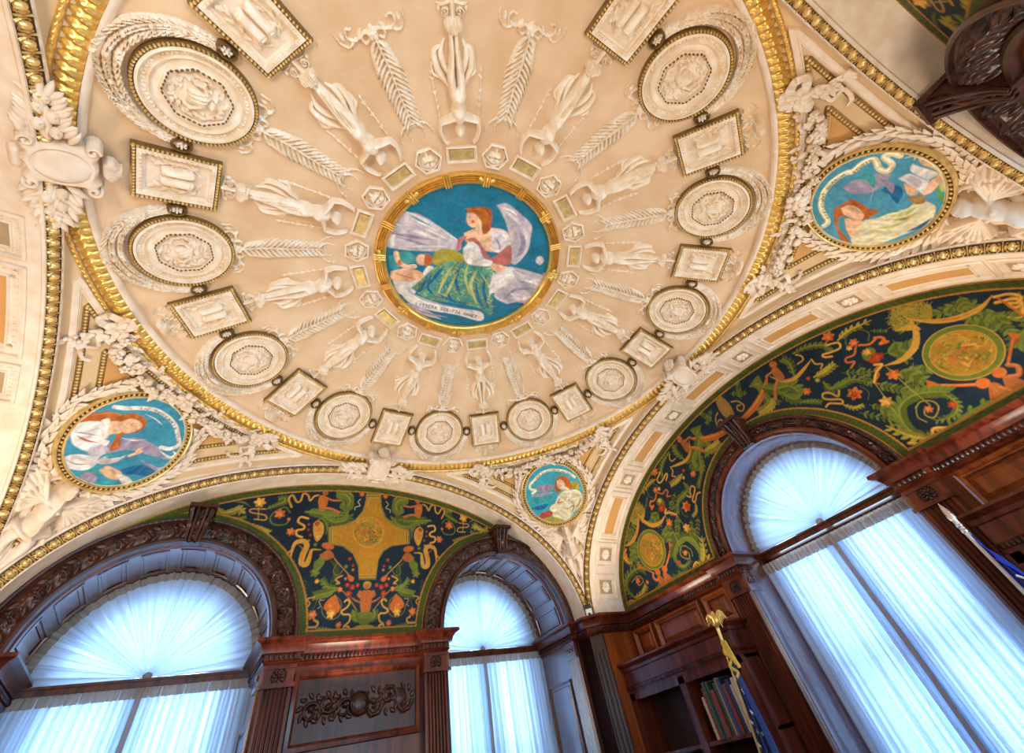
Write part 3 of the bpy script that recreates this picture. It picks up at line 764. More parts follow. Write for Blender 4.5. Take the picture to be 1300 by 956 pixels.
# outer shell with the window openings
for k in range(4):
    m_ = lat(k); L = LUN[k] + RD[k] + .10; mb = MB(); xs = [-1.9]
    for c, r in WIN[k]: xs += [c - r, c + r]
    xs += [1.9]
    for i in range(0, len(xs), 2): mb.add(*box(xs[i], xs[i + 1], L, L + .04, FLOOR, .45), mp=m_)
    for c, r in WIN[k]: mb.add(*box(c - r, c + r, L, L + .04, -.45, .45), mp=m_); mb.add(*box(c - r, c + r, L, L + .04, FLOOR, ZW), mp=m_)
    structure(f'wall_{SIDE[k]}_exterior', mb, 'dark_inside', 0)
mb = MB(); mb.add(*box(-2, 2, -2, 2, .42, .46)); structure('ceiling_attic', mb, 'dark_inside', 0)

# ------------------------------------------------------------------ windows
def arc(c, r, z, a0, a1, n): return [(c + r * math.cos(a0 + (a1 - a0) * i / n), z + r * math.sin(a0 + (a1 - a0) * i / n)) for i in range(n + 1)]
ZA = -.873                                   # springing of the window arches
def leafcarve(u, q):
    c = (u - .5) * 2; v = q * 2 - 1
    mid = np.clip(1 - (np.abs(v) / .16) ** 2, 0, 1) ** .5 * .6
    ph = (u - .55 * np.abs(v)) % 1.0
    lv = (np.abs(np.sin(PI * 2 * ph)) ** .7) * np.clip(1 - (np.abs(v) / .98) ** 3, 0, 1) * (.65 + .35 * np.cos(6 * PI * ph + 5 * np.abs(v)))
    ro = np.clip(1 - ((c * 1.7) ** 2 + (v * 1.15) ** 2), 0, 1) ** .5 * (.8 + .25 * np.cos(7 * np.arctan2(v, c + 1e-6)))
    return np.maximum(np.maximum(mid, lv * .8), ro * 1.15) * .012
def ringband(mp, c, r0, r1, d0, d1, hfun, n, per, rows, a0=0., a1=PI, clip=None):
    """carved half-ring round a window arch; r from r0 to r1, depth d0 to d1 (towards the room is negative)"""
    N_ = n * per + 1; th = np.linspace(a0, a1, N_); u = (np.arange(N_) % per) / per; q = np.linspace(0, 1, rows); U, Q = np.meshgrid(u, q, indexing='ij')
    Hh = hfun(U, Q); R_ = r0 + (r1 - r0) * Q; XL = c + R_ * np.cos(th)[:, None]; ZL = ZA + R_ * np.sin(th)[:, None]; ee = 1 - np.sqrt((XL / W0) ** 2 + ((ZL - Z0) / H0) ** 2); Hh = Hh * np.clip(ee / .03, 0, 1); D = d0 + (d1 - d0) * Q - Hh; X = c + R_ * np.cos(th)[:, None]; Z = ZA + R_ * np.sin(th)[:, None]
    return mp(np.c_[X.ravel(), D.ravel(), Z.ravel()]), grid_faces(N_, rows)
def ringprof(mp, c, prof, n=72, a0=0., a1=PI, legs=0.):
    """(radius, depth) profile swept round the half circle, carried down by legs"""
    th = list(np.linspace(a0, a1, n)); V = []; rows = len(prof); cnt = 0
    if legs: V += [(c + r, d, ZA - legs) for r, d in prof]; cnt += 1
    for a in th: V += [(c + r * math.cos(a), d, ZA + r * math.sin(a)) for r, d in prof]; cnt += 1
    if legs: V += [(c - r, d, ZA - legs) for r, d in prof]; cnt += 1
    return mp(np.array(V)), grid_faces(cnt, rows)
WNAME = {(1, 0): 'lower-left arched window', (1, 1): 'lower-centre arched window', (0, 0): 'big right-hand arched window', (3, 0): 'x', (3, 1): 'round-headed opening at top right'}
wn = 0
for k in (1, 0, 3):
    for wi, (c, r) in enumerate(WIN[k]):
        m_ = lat(k); L = LUN[k]; dp = RD[k]
        if k == 3 and wi == 0: continue
        wn += 1; nm = WNAME[(k, wi)]
        # reveal lining, panelled
        t = thing(f'window_{wn}', '', '', m_(np.array([[c, L + dp, ZA]]))[0], kind='structure')
        mb = MB(); q0 = L - .012; q1 = L + dp
        mb.add(*ringprof(m_, c, [(r + .03, q0 + .01), (r + .004, q0), (r, q0 + .003), (r, q1 + .046), (r + .02, q1 + .046)], 72, legs=.9)); put('reveal', mb, 'wood_gloss', t, smooth=40)
        if k == 1:
            mb = MB(); a_l = []
            for i in range(9):
                a0 = math.radians(4 + i * 19.3); wide = 13.8 if i % 2 == 0 else 13.8; a1 = a0 + math.radians(wide)
                p = [(a0, .055), (a1, .055), (a1, dp - .05), (a0, dp - .05)]
                def rm(V): return m_(np.c_[c + (r - V[:, 2]) * np.cos(V[:, 0]), L + V[:, 1], ZA + (r - V[:, 2]) * np.sin(V[:, 0])])
                P_ = dens([(x * r, y) for x, y in p], 6); V, F = sweep2(P_, [(0, 0), (0, .004), (.004, .006), (.007, .006), (.010, .001), (.022, .003)]); V = np.array(V); V[:, 0] /= r
                mb.add(V, F, mp=rm)
                V = np.array([(a0 + (a1 - a0) * j / 6, y, .003) for j in range(7) for y in (.075, dp - .07)]); 
            for dd in (.018, .028): mb.add(*ringprof(m_, c, [(r, L + dd), (r - .006, L + dd), (r - .008, L + dd + .006), (r, L + dd + .008)], 72))
            put('reveal_panels', mb, 'wood_gloss', t, smooth=35)
        else:
            mb = MB(); mb.add(*ringprof(m_, c, [(r + .005, L - .012), (r - .012, L - .016), (r - .016, L), (r - .010, L + .02), (r - .018, L + .05), (r - .026, L + .07), (r - .030, L + .10), (r - .030, L + dp)], 72, legs=.9)); put('inner_moulding', mb, 'wood_lit' if k == 3 else 'wood_gloss', t, smooth=35)
        # glazing with its frame, behind the curtain
        ri = r - .100; fo = []; ZB = ZW + .05
        q = L + dp + .045
        outer = [(c - r - .05, ZW - .02), (c + r + .05, ZW - .02)] + arc(c, r + .05, ZA, 0, PI, 40)
        inner = [(c - ri, ZB), (c + ri, ZB)] + arc(c, ri, ZA, 0, PI, 40)
        V = [(x, q, z) for x, z in outer] + [(x, q, z) for x, z in inner] + [(x, q + .02, z) for x, z in inner]; n = len(outer)
        F = [(i, (i + 1) % n, n + (i + 1) % n, n + i) for i in range(n)] + [(n + i, n + (i + 1) % n, 2 * n + (i + 1) % n, 2 * n + i) for i in range(n)]
        mb = MB(); mb.add(V, F, mp=m_)
        mb.add(*box(c - .014, c + .014, q - .01, q + .01, ZB, ZA), mp=m_); mb.add(*box(c - ri, c + ri, q - .012, q + .012, ZA - .045, ZA - .005), mp=m_)
        mb.add(*box(c - ri, c + ri, q - .01, q + .01, ZA - .46, ZA - .43), mp=m_)
        put('window_frame', mb, 'wood', t, smooth=0)
        mb = MB(); mb.add([(x, q + .012, z) for x, z in inner], [list(range(n))], mp=m_); put('pane', mb, 'glass', t, smooth=0)
        # archivolt of carved wood
        ro = {1: .470, 0: .440, 3: .470}[k]; ax = thing('carved_archivolt', f'dark carved wooden arch surround of the {nm}', 'archivolt', m_(np.array([[c, L, ZA]]))[0])
        def clipped(V, k=k, L=L):
            V = np.array(V); la = V[:, 1] if k in (0, 2) else V[:, 0]
            lim = W0 * .998; zmax = Z0 + H0 * np.sqrt(np.clip(1 - (la / W0) ** 2, 0, 1)) - .001
            return V
        mb = MB(); pr = [(ro + .002, L + .002), (ro + .002, L - .022), (ro - .004, L - .028), (ro - .010, L - .026), (ro - .012, L - .014), (r + .018, L - .010), (r + .016, L - .022), (r + .006, L - .026), (r - .002, L - .022), (r - .002, L + .004)]
        if k == 3: pr = [(x, y - (.06 if x > r + .03 else .02)) if y < L else (x, y) for x, y in pr]; pr[0] = (ro + .002, L + .002)
        mb.add(*ringprof(m_, c, pr, 96, legs=.0)); put('mouldings', mb, 'carved_wood' if k else 'wood', ax, smooth=35)
        ex = .055 if k == 3 else 0
        mb = MB(); mb.add(*ringband(m_, c, ro - .013, r + .018, L - .014 - ex, L - .010 - ex * .4, lambda U, Q: leafcarve(U, Q) * (2.4 if k == 3 else 1.5), 17, 22, 21)); put('carved_foliage', mb, 'carved_wood', ax, smooth=80)
        mb = MB(); mb.add(*ringband(m_, c, ro + .001, ro - .011, L - .024 - ex, L - .026 - ex, lambda U, Q: .005 * np.abs(np.sin(PI * U)) ** .5 * np.sin(PI * Q), 70, 6, 5)); put('bead_rim', mb, 'carved_wood', ax, smooth=80)
        # keystone
        ks = put('keystone', MB(), 'carved_wood', ax); bpy.data.objects.remove(ks)
        mb = MB(); kd = .10 if k == 3 else (.05 if k == 1 else .065); z0_, z1_ = ZA + r - .012, ZA + ro + {0: .045, 1: .022, 3: .03}[k]
        V = []; nn_ = 14
        for i in range(nn_):
            u = i / (nn_ - 1); z = z0_ + (z1_ - z0_) * u; wdt = .028 + .016 * u; dd = -.028 - kd * (.25 + .75 * u ** 1.6) + .010 * math.sin(u * 9)
            for x, e in ((-1, 0), (-1, 1), (-.62, 1.05), (-.5, .86), (-.2, .86), (-.1, 1.05), (.1, 1.05), (.2, .86), (.5, .86), (.62, 1.05), (1, 1), (1, 0)): V.append((c + x * wdt, L + dd * e, z))
        F = grid_faces(nn_, 12); F.append([(nn_ - 1) * 12 + j for j in range(12)]); F.append(list(range(12))[::-1])
        mb.add(V, F, mp=m_); mb.add(*box(c - .050, c + .050, L - kd - .045, L, z1_ - .004, z1_ + .012), mp=m_)
        for x in (-.8, -.35, .35, .8):
            mb.add(*tube([(c + x * (.028 + .016 * u), L - .028 - kd * (.25 + .75 * u ** 1.6) * 1.02 - .004, z0_ + (z1_ - z0_) * u) for u in np.linspace(.02, .97, 10)], .0055, 6), mp=m_)
        for u in np.linspace(.1, .85, 6):
            for sg in (-1, 1):
                p0 = np.array((c, L - .030 - kd * (.25 + .75 * u ** 1.6), z0_ + (z1_ - z0_) * u)); mb.add(*tube([p0, p0 + np.array([sg * .010, -.004, .008]), p0 + np.array([sg * .013, -.002, .018])], [.004, .005, .002], 5), mp=m_)
        put('keystone', mb, 'carved_wood', ax, smooth=30)

# ------------------------------------------------------------------ sheer curtains
def wob(x, seed, n, amp):
    r_ = np.random.RandomState(seed); v = 0 * x
    for i in range(n): v = v + np.sin(x * r_.uniform(.5, 1.8) * amp + r_.uniform(0, 6.28)) / n
    return v
for k, wi, (c, r) in ((1, 0, WIN[1][0]), (1, 1, WIN[1][1]), (0, 0, WIN[0][0])):
    m_ = lat(k); L = LUN[k]; dp = RD[k]; q = L + dp - .012; zh = ZA - .005 if k else ZA + .003; rr = r - (0 if k == 1 else .031) + (.002 if k == 1 else .003)
    nm = WNAME[(k, wi)]
    t = thing('fan_curtain', f'white sheer sunburst curtain filling the head of the {nm}', 'curtain', m_(np.array([[c, q, zh]]))[0], 'sunburst curtains')
    NA, NR = 620, 26; th = np.linspace(-.01, PI + .01, NA); rad = np.linspace(.010, 1, NR)
    TH, RA = np.meshgrid(th, rad, indexing='ij')
    ph = TH * 62 + 2.2 * wob(TH, 5 + wi, 6, 9) ; amp = (.0015 + .0075 * RA) * (.7 + .5 * wob(TH, 9 + wi, 4, 14))
    D = q + amp * np.sin(ph) + .0025 * RA * np.sin(ph * 2.37 + 1) + .018 * RA * 0
    RAD = np.where(True, RA * rr, 0); X = c + RAD * np.cos(TH); Z = zh + RAD * np.sin(TH)
    V = np.c_[X.ravel(), D.ravel(), Z.ravel()]; F = grid_faces(NA, NR)
    mb = MB(); mb.add(V, [f for f in F if (f[0] % NR) < NR - 2], mp=m_); 
    put('pleats', mb, 'sheer', t, smooth=179); mb = MB()
    for lay, (th_, f_) in enumerate(((.02, 40), (.10, 75), (.16, 110))):
        t1 = TH[:, 0]; gate = [np.sin(t1 * 66 + 1.8 * wob(t1, 77 + wi, 5, 12)) > .25, wob(t1, 44 + wi + 7 * k, 9, 75) > .08, np.sin(t1 * 140 + 2 * wob(t1, 70, 5, 30)) > .55][lay]; V3 = V.copy(); V3[:, 1] += .010 * (lay + 1)
        mb.add(V3, [f for f in F if gate[f[0] // NR] and (f[0] % NR) < NR - 2], mp=m_)
    put('gathered_folds', mb, 'sheer_fold_shade', t, smooth=179)  # extra strips added behind the pleats to darken the streaks
    mb = MB(); V2 = V.copy(); V2[:, 1] -= .006 + .002 * np.sin(TH.ravel() * 180); mb.add(V2, [f for f in F if (f[0] % NR) >= NR - 3], mp=m_); put('ruffled_heading', mb, 'sheer_edge', t, smooth=179)
    mb = MB(); V, F = lathe([(.0, .022), (.006, .020), (.010, .012), (.013, .004), (.016, 0)], 12); V = np.array(V); a = np.arctan2(V[:, 1], V[:, 0])
    mb.add(np.c_[c + V[:, 0] * (1 + .2 * np.sin(5 * a)), q - .004 - V[:, 2], zh + V[:, 1]], F, mp=m_); put('knot', mb, 'sheer_edge', t, smooth=60)
    tb = MB(); tb.add(*box(c - rr - .02, c + rr + .02, q - .020, q + .03, zh - .034, zh - .006), mp=m_); tb.add(*box(c - rr - .02, c + rr + .02, q - .028, q + .03, zh - .016, zh - .008), mp=m_)
    o = put('transom_bar', tb, 'wood', loc=m_(np.array([[c, q, zh - .02]]))[0], smooth=30); tag(o, f'dark horizontal transom bar across the {nm}', 'transom')
    o['group'] = 'window transoms'
    z_t = zh - (.036 if k == 1 else .062)
    for s, sd in ((-1, 'left'), (1, 'right')):
        if k == 0: sd = 'left' if s > 0 else 'right'
        t = thing('sheer_curtain', f'white pleated sheer curtain hanging in the {nm}, {sd} half', 'curtain', m_(np.array([[c + s * rr / 2, q, z_t]]))[0], 'hanging sheer curtains')
        NA, NR = 300, 24; xx = np.linspace(-.008 if s > 0 else .002, rr + .004, NA); zz = np.linspace(0, 1, NR) ** 1.3
        XX, ZZ = np.meshgrid(xx, zz, indexing='ij'); ph = XX * 165 + 1.6 * wob(XX, 21 + wi * 3 + s + k, 6, 60); am = (.006 + .006 * ZZ) * (.75 + .5 * wob(XX, 31 + s, 4, 50))
        X = c + s * (XX + .003 * ZZ * np.sin(ph * .5)); D = q + am * np.sin(ph) + .002 * np.sin(ph * 2.7) - .006; Z = z_t - ZZ * .75
        V = np.c_[X.ravel(), D.ravel(), Z.ravel()]; F = grid_faces(NA, NR)
        mb = MB(); mb.add(V, F, mp=m_); put('pleated_cloth', mb, 'sheer', t, smooth=179); mb = MB()
        for lay, (th_, f_) in enumerate(((.03, 150), (.10, 260), (.15, 420))):
            x1 = XX[:, 0]; gate = [np.sin(x1 * 240 + 1.5 * wob(x1, 78 + s, 5, 40)) > .15, (wob(x1, 56 + wi + s + 7 * k, 9, 260) > .12) | (x1 < .045 * (s < 0 or k == 0)) | (x1 > rr - .05), (np.sin(x1 * 560) > .5) | (x1 < .022) | (x1 > rr - .025)][lay]; V3 = V.copy(); V3[:, 1] += .009 * (lay + 1); mb.add(V3, [f for f in F if gate[f[0] // NR]], mp=m_)
        put('gathered_folds', mb, 'sheer_fold_shade', t, smooth=179)
        if s > 0:
            mb = MB(); V4 = []
            for z in np.linspace(0, 1, 30):
                for dx, dd in ((-.012, -.012), (-.009, -.018), (.004, -.018), (.007, -.012)): V4.append((c + dx + .002 * math.sin(z * 9), q + dd - .004, z_t - z * .75))
            mb.add(V4, grid_faces(30, 4), mp=m_); put('leading_hem', mb, 'sheer_edge', t, smooth=179)
        hx = np.linspace(-.004, rr + .004, 160); V = []
        for x in hx:
            for dz, dd in ((.012, 0), (.004, -.004), (-.022, -.004), (-.03, 0)): V.append((c + s * x, q - .010 + dd + .0035 * math.sin(x * 330), z_t + dz))
        mb = MB(); mb.add(V, grid_faces(160, 4), mp=m_); put('heading_tape', mb, 'sheer_edge', t, smooth=179)
# ------------------------------------------------------------------ cartouches where the arches touch the dome
tl = math.radians(24)
ct_map = flat_map((1.205, 0, -.118), (0, 1, 0), (math.cos(tl), 0, -math.sin(tl)), (-math.sin(tl), 0, -math.cos(tl)))
_ctm = ct_map
ct_small = lambda V: _ctm(V * np.array([.80, .80, .85]))
CM = {0: 'right-hand cartouche', 1: 'bottom cartouche', 2: 'left-hand cartouche'}
def fruit_spray(s):
    g = MB(); rr = np.random.RandomState(4)
    for i in range(15):
        x = s * (.098 + .0085 * i); w_ = .045 * (1 - i / 17)
        for j in (-1, 1):
            y = .028 + j * w_ * .9 + rr.uniform(-.008, .008) - .006 * i * .3; a = (0 if s > 0 else PI) + j * .8 * s + rr.uniform(-.3, .3)
            g.add(*blob(x, y, .026, .0095, .020 + rr.uniform(0, .02), ang=a, h0=.012, nu=8, nv=4), mp=ct_map)
    return g
for k in range(4):
    if k == 3: continue
    a_ = k * PI / 2; fm = lambda V, a_=a_: rotz(ct_map(V), a_); fs_ = lambda V, a_=a_: rotz(ct_small(V), a_); loc = rotz(np.array([[1.205, 0, -.13]]), a_)[0]
    t = thing('cartouche', f'plain oval cartouche shield at the dome edge, {CM[k]}', 'cartouche', loc, 'oval cartouches')
    g = HF(-.105, .105, -.115, .115, .0022)
    g.poly([(-.052, -.090), (-.030, -.078), (0, -.084), (.030, -.078), (.052, -.090), (.080, -.072), (.070, -.045), (.074, 0), (.070, .045), (.086, .072), (.056, .094), (.030, .080), (0, .090), (-.030, .080), (-.056, .094), (-.086, .072), (-.070, .045), (-.074, 0), (-.070, -.045), (-.080, -.072)], .040, .014)
    for sx in (-1, 1):
        for sy in (-1, 1): g.curve(spiral(sx * .070, sy * .070, .018, .004, sy * PI / 2, sy * PI / 2 + sx * sy * -7), .006, .014, base=.036)
    g.curve([(-.02, .098), (.02, .098)], .016, .034)
    q = ((g.X / .053) ** 2 + (g.Y / .064) ** 2); g.h = np.where(q < 1.18, .040 - .006 * np.clip(1 - np.abs(q - 1.06) / .12, 0, 1), g.h); g.h = np.where(q < 1, .036 + .016 * np.sqrt(np.clip(1 - q, 0, 1)), g.h)
    mb = MB(); mb.add(*g.geo(.008, sink=.03), mp=fs_); put('shield', mb, 'stone', t, smooth=70)
    g = HF(-.05, .05, -.150, -.085, .002)
    g.poly([(-.020, -.090), (.020, -.090), (.034, -.102), (.036, -.118), (.026, -.128), (.014, -.133), (.016, -.142), (-.016, -.142), (-.014, -.133), (-.026, -.128), (-.036, -.118), (-.034, -.102)], .034, .016, ripple=.16, rdir=(1, 0), rper=.0068)
    mb = MB(); mb.add(*g.geo(.004, sink=.02), mp=fs_); put('fluted_finial', mb, 'stone', t, smooth=70)
    for s, sd in ((1, ''), (-1, '')):
        mb = MB(); rr = np.random.RandomState(4 + s + k)
        for i in range(11):
            x = s * (.076 + .0105 * i); wv = .042 * (1 - i / 15)
            for j in (-1, 0, 1):
                y = .022 + j * wv + rr.uniform(-.006, .006); a = (0 if s > 0 else PI) + j * .7 * s + rr.uniform(-.35, .35)
                V, F = blob(0, 0, .027, .0095, .014, nu=8, nv=4); V = np.array(V); u = V[:, 0] / .027; V[:, 1] *= np.clip(1 - .5 * u * u, .1, 1); V[:, 2] += .018 * u * rr.uniform(-.3, 1) + .022
                ca, sa = math.cos(a), math.sin(a); mb.add(np.c_[x + V[:, 0] * ca - V[:, 1] * sa, y + V[:, 0] * sa + V[:, 1] * ca, V[:, 2]], F, mp=fm)
        o = put('leaf_spray', mb, 'stone', t, smooth=60)
        mb = MB()
        for (x, y, r) in ((.084, .006, .015), (.100, .034, .016), (.122, .008, .015), (.140, .032, .013), (.162, .018, .011)): mb.add(*blob(s * x, y, r, r * .85, r * 1.3, h0=.028, nu=12, nv=5), mp=fm); mb.add(*blob(s * (x + r * .5), y - r * .2, .003, .003, .004, h0=.028 + r * 1.2, nu=6, nv=2), mp=fm)
        put('fruit', mb, 'stone', o, smooth=70)

# ------------------------------------------------------------------ pendentive mouldings
def tri(dA, dR, n=60):
    """curved triangle inset from the two arches (dA) and the ring (dR), in the +X+Y corner"""
    q = EP - dA; r = RR + dR; x0 = math.sqrt(max(r * r - q * q, 1e-6)); c = q
    a0 = math.atan2(x0, q)                                       # from +X side towards +Y
    side1 = [(q, x0 + (c - x0) * u) for u in np.linspace(0, 1, n)]            # along x = q down to the corner
    side2 = [(x, q) for x, _ in [(x0 + (c - x0) * u, 0) for u in np.linspace(1, 0, n)]][1:]
    top = [(r * math.cos(a), r * math.sin(a)) for a in np.linspace(PI / 2 - a0, a0, n)][1:-1]
    P = np.array(side1 + side2 + top); return np.c_[P, pend_z(P[:, 0], P[:, 1])]
def smooth_n(P): return surf_n(np.c_[np.clip(P[:, 0], .02, 1.225), np.clip(P[:, 1], .02, 1.225), P[:, 2]])
PCN = {0: 'lower-centre', 1: 'lower-left', 3: 'right-hand', 2: 'upper-left'}
for k in (0, 1, 3, 2):
    a_ = k * PI / 2; rz = lambda V, a_=a_: rotz(V, a_); loc = rz(MC[None])[0]
    t = thing('pendentive_moulding', f'nested triangular mouldings with gilt beading on the {PCN[k]} pendentive', 'moulding', loc, 'pendentive mouldings')
    P = tri(.039, .022); N = smooth_n(P); mb = MB(); mb.add(*sweep3(P, N, [(-.011, -.004), (-.011, .007), (-.008, .010), (.005, .010), (.008, .005), (.011, .005), (.013, -.004)], closed=True), mp=rz); put('raised_border', mb, 'stone', t, smooth=35)
    for nm, dA, dR in (('outer_beading', .060, .038), ('inner_beading', .108, .078)):
        P = tri(dA, dR, 90); N = smooth_n(P); mb = MB(); L = np.r_[0, np.cumsum(np.linalg.norm(np.diff(P, axis=0), axis=1))]; n = int(L[-1] / .0125)
        mb.add(*sweep3(P, N, [(-.009, -.002), (-.009, .003), (-.006, .004), (.006, .004), (.009, .003), (.009, -.002)], closed=True), mp=rz); lin_ = put(nm, mb, 'bronze', t, smooth=60); mb = MB()
        for i in range(n):
            l = L[-1] * i / n; c = np.array([np.interp(l, L, P[:, j]) for j in range(3)]); nn_ = np.array([np.interp(l, L, N[:, j]) for j in range(3)]); nn_ /= np.linalg.norm(nn_)
            c2 = np.array([np.interp(min(l + .004, L[-1]), L, P[:, j]) for j in range(3)]); tt = c2 - c; tt /= np.linalg.norm(tt) + 1e-9; sd = np.cross(nn_, tt)
            V, F = blob(0, 0, .0052, .0062, .008, nu=6, nv=2); V = np.array(V); mb.add(c + V[:, :1] * tt + V[:, 1:2] * sd + (V[:, 2:3] + .003) * nn_, F, mp=rz)
        put('bead_row', mb, 'pale_gold', lin_, smooth=60)
    # darker ochre field inside the inner beading
    q = EP - .112; r = RR + .082; x0 = math.sqrt(r * r - q * q); a0 = math.atan2(x0, q); ph = np.linspace(PI / 2 - a0 if a0 > PI / 4 else a0, PI / 2 - a0, 2); ph = np.linspace(a0, PI / 2 - a0, 60)
    ra = q / np.maximum(np.cos(ph), np.sin(ph)); T = np.linspace(0, 1, 30); RHO = r + (ra[:, None] - r) * T[None]; X = RHO * np.cos(ph)[:, None]; Y = RHO * np.sin(ph)[:, None]
    V = np.c_[X.ravel(), Y.ravel(), pend_z(X, Y).ravel()]; V = V + surf_n(V) * .0025; mb = MB(); mb.add(V, grid_faces(60, 30), mp=rz); put('field', mb, 'ochre', t, smooth=179)

# ------------------------------------------------------------------ sculpture on the pendentives, high relief
def pm(k): return lambda V: rotz(pend_map(V), k * PI / 2)
def free_leaf(x, y, a, L, W, h, rise, curl=.3):
    """a leaf standing free of the surface with real thickness"""
    V = []; n = 6
    for i in range(n + 1):
        u = i / n; w = W * math.sin(PI * min(.97, u ** .8 + .02)) ** .8; z = h + rise * math.sin(u * PI * .6)
        for v, dz in ((-1, -.1), (-.5, .1), (0, -.05), (.5, .1), (1, -.1), (0, -.9)): V.append((u * L, v * w, z + dz * W * .8))
    V = np.array(V); ca, sa = math.cos(a), math.sin(a); V = np.c_[x + V[:, 0] * ca - V[:, 1] * sa, y + V[:, 0] * sa + V[:, 1] * ca, V[:, 2]]
    return V, grid_faces(n + 1, 6, cv=True)
for k in (0, 1, 3):
    fm = pm(k); rr = np.random.RandomState(20 + k)
    # laurel branches under the medallion
    for s in (-1, 1):
        mb = MB(); N_ = 22
        for i in range(N_):
            u = i / (N_ - 1); a = math.radians(78 - 118 * u) ; R_ = .222 + .006 * math.sin(i)
            x, y = s * R_ * math.cos(a), R_ * math.sin(a); d = math.atan2(-math.cos(a), s * math.sin(a)); d = math.atan2(-math.cos(a) * 1, s * math.sin(a))
            for j in (-1, 0, 1): mb.add(*free_leaf(x + rr.uniform(-.005, .005), y + rr.uniform(-.005, .005), d + j * .62 + rr.uniform(-.15, .15), .056 * (1 - .2 * u), .0095, .008 + .006 * (j == 0), .016), mp=fm)
            if i % 3 == 0: mb.add(*blob(x + s * .018 * math.cos(a), y + .018 * math.sin(a), .006, .006, .014, h0=.006, nu=8), mp=fm)
        sp = [(s * .222 * math.cos(math.radians(80 - 118 * i / 30)), .222 * math.sin(math.radians(80 - 118 * i / 30)), .008) for i in range(31)]
        mb.add(*tube(sp, .005, 6), mp=fm)
        # tail of leaves continuing down to the corner
        for i in range(12):
            u = i / 11; x = s * (.125 - .115 * u); y = .225 + .30 * u
            for j in (-1, 1): mb.add(*free_leaf(x, y, PI / 2 + s * (.9 * j - .2) + rr.uniform(-.2, .2), .048, .009, .006, .014), mp=fm)
        o = put('laurel_branch', mb, 'stone', loc=fm(np.array([[s * .2, .1, 0.]]))[0], smooth=60)
        sd = {(1): 'clockwise', (-1): 'anticlockwise'}
        tag(o, f"sculpted laurel branch hugging the {PCN[k]} medallion, {'left' if s < 0 else 'right'} side of the painting", 'branch', 'laurel branches round the medallions')
    # fruit and flower swags
    t = thing('fruit_garland', f'sculpted swag of fruit and flowers over the {PCN[k]} medallion', 'garland', fm(np.array([[0, -.21, 0.]]))[0], 'fruit garlands over the medallions')
    for s in (-1, 1):
        mb = MB(); ctl = spline([(0, -.205), (s * .07, -.190), (s * .16, -.188), (s * .24, -.205), (s * .31, -.232), (s * .365, -.262)], 10); M_ = 40
        for i in range(M_):
            u = i / (M_ - 1); x = np.interp(u, np.linspace(0, 1, len(ctl)), ctl[:, 0]); y = np.interp(u, np.linspace(0, 1, len(ctl)), ctl[:, 1]); w = .006 + .019 * math.sin(PI * u) ** .7
            x += rr.uniform(-w, w) * .5; y += rr.uniform(-w, w); r = rr.uniform(.0105, .0165)
            mb.add(*blob(x, y, r, r * .95, r * 1.5, h0=.010 + .028 * math.sin(PI * u) * rr.rand(), nu=9, nv=4), mp=fm)
            if i % 2: mb.add(*free_leaf(x, y, rr.uniform(0, 6.28), .030, .009, .012 + .02 * math.sin(PI * u), .014), mp=fm)
            elif i % 4 == 0:
                h = .020 + .03 * math.sin(PI * u)
                for q in range(5): b = q * 1.257 + i; mb.add(*blob(x + .009 * math.cos(b), y + .009 * math.sin(b), .008, .006, .009, ang=b, h0=h, nu=6, nv=2), mp=fm)
        sw = put('fruit_swag', mb, 'stone', t, smooth=60)
        # bow with flower and hanging sprig at the end
        mb = MB(); bx, by = s * .365, -.272
        for j in range(6): b = j * PI / 3; mb.add(*blob(bx + .020 * math.cos(b), by + .020 * math.sin(b), .017, .012, .016, ang=b, h0=.022, nu=8, nv=3), mp=fm)
        mb.add(*blob(bx, by, .009, .009, .020, h0=.030, nu=8), mp=fm)
        for c_ in ([(bx, by), (bx + s * .03, by - .022), (bx + s * .062, by - .012), (bx + s * .058, by + .014), (bx + s * .02, by + .010)], [(bx, by), (bx - s * .01, by - .025), (bx + s * .02, by - .036), (bx + s * .035, by - .022)]):
            P = spline(c_, 8); V = []
            for i, p_ in enumerate(P):
                d = P[min(i + 1, len(P) - 1)] - P[max(i - 1, 0)]; d /= np.linalg.norm(d) + 1e-9; n2 = np.array([-d[1], d[0]])
                for o_, h in ((-.011, .016), (-.011, .030), (.011, .034), (.011, .020)): V.append((*(p_ + n2 * o_), h + .008 * math.sin(i * .8)))
            mb.add(V, grid_faces(len(P), 4, cv=True), mp=fm)
        put('bow', mb, 'stone', t, smooth=50)
        mb = MB()
        for i in range(13):
            u = i / 12; x = bx + s * (.004 + .045 * u) + rr.uniform(-.014, .014); y = by + .03 + .085 * u + rr.uniform(-.01, .01); r = .013 * (1 - .35 * u)
            mb.add(*blob(x, y, r, r, r * 1.7, h0=.006, nu=9, nv=3), mp=fm); mb.add(*free_leaf(x, y, PI / 2 + rr.uniform(-1.2, 1.2), .03, .008, .008, .012), mp=fm)
        P = spline([(bx + s * .02, by + .05), (bx - s * .02, by + .08), (bx + s * .01, by + .105), (bx - s * .02, by + .13), (bx - s * .045, by + .125)], 8)
        mb.add(*sweep2(P, [(-.006, .0), (-.005, .012), (.005, .016), (.006, .0)], closed=False), mp=fm)
        put('hanging_cluster', mb, 'stone', t, smooth=60)
        # thin ribboned festoon along the ring side
        mb = MB(); P = spline([(0, -.222), (s * .07, -.236), (s * .15, -.250), (s * .24, -.245), (s * .31, -.272), (s * .37, -.268)], 10)
        for i in range(0, len(P), 5):
            mb.add(*blob(P[i][0], P[i][1], .011, .008, .015, ang=i, h0=.010, nu=8, nv=3), mp=fm); mb.add(*free_leaf(P[i][0], P[i][1], rr.uniform(0, 6.28), .028, .008, .010, .012), mp=fm)
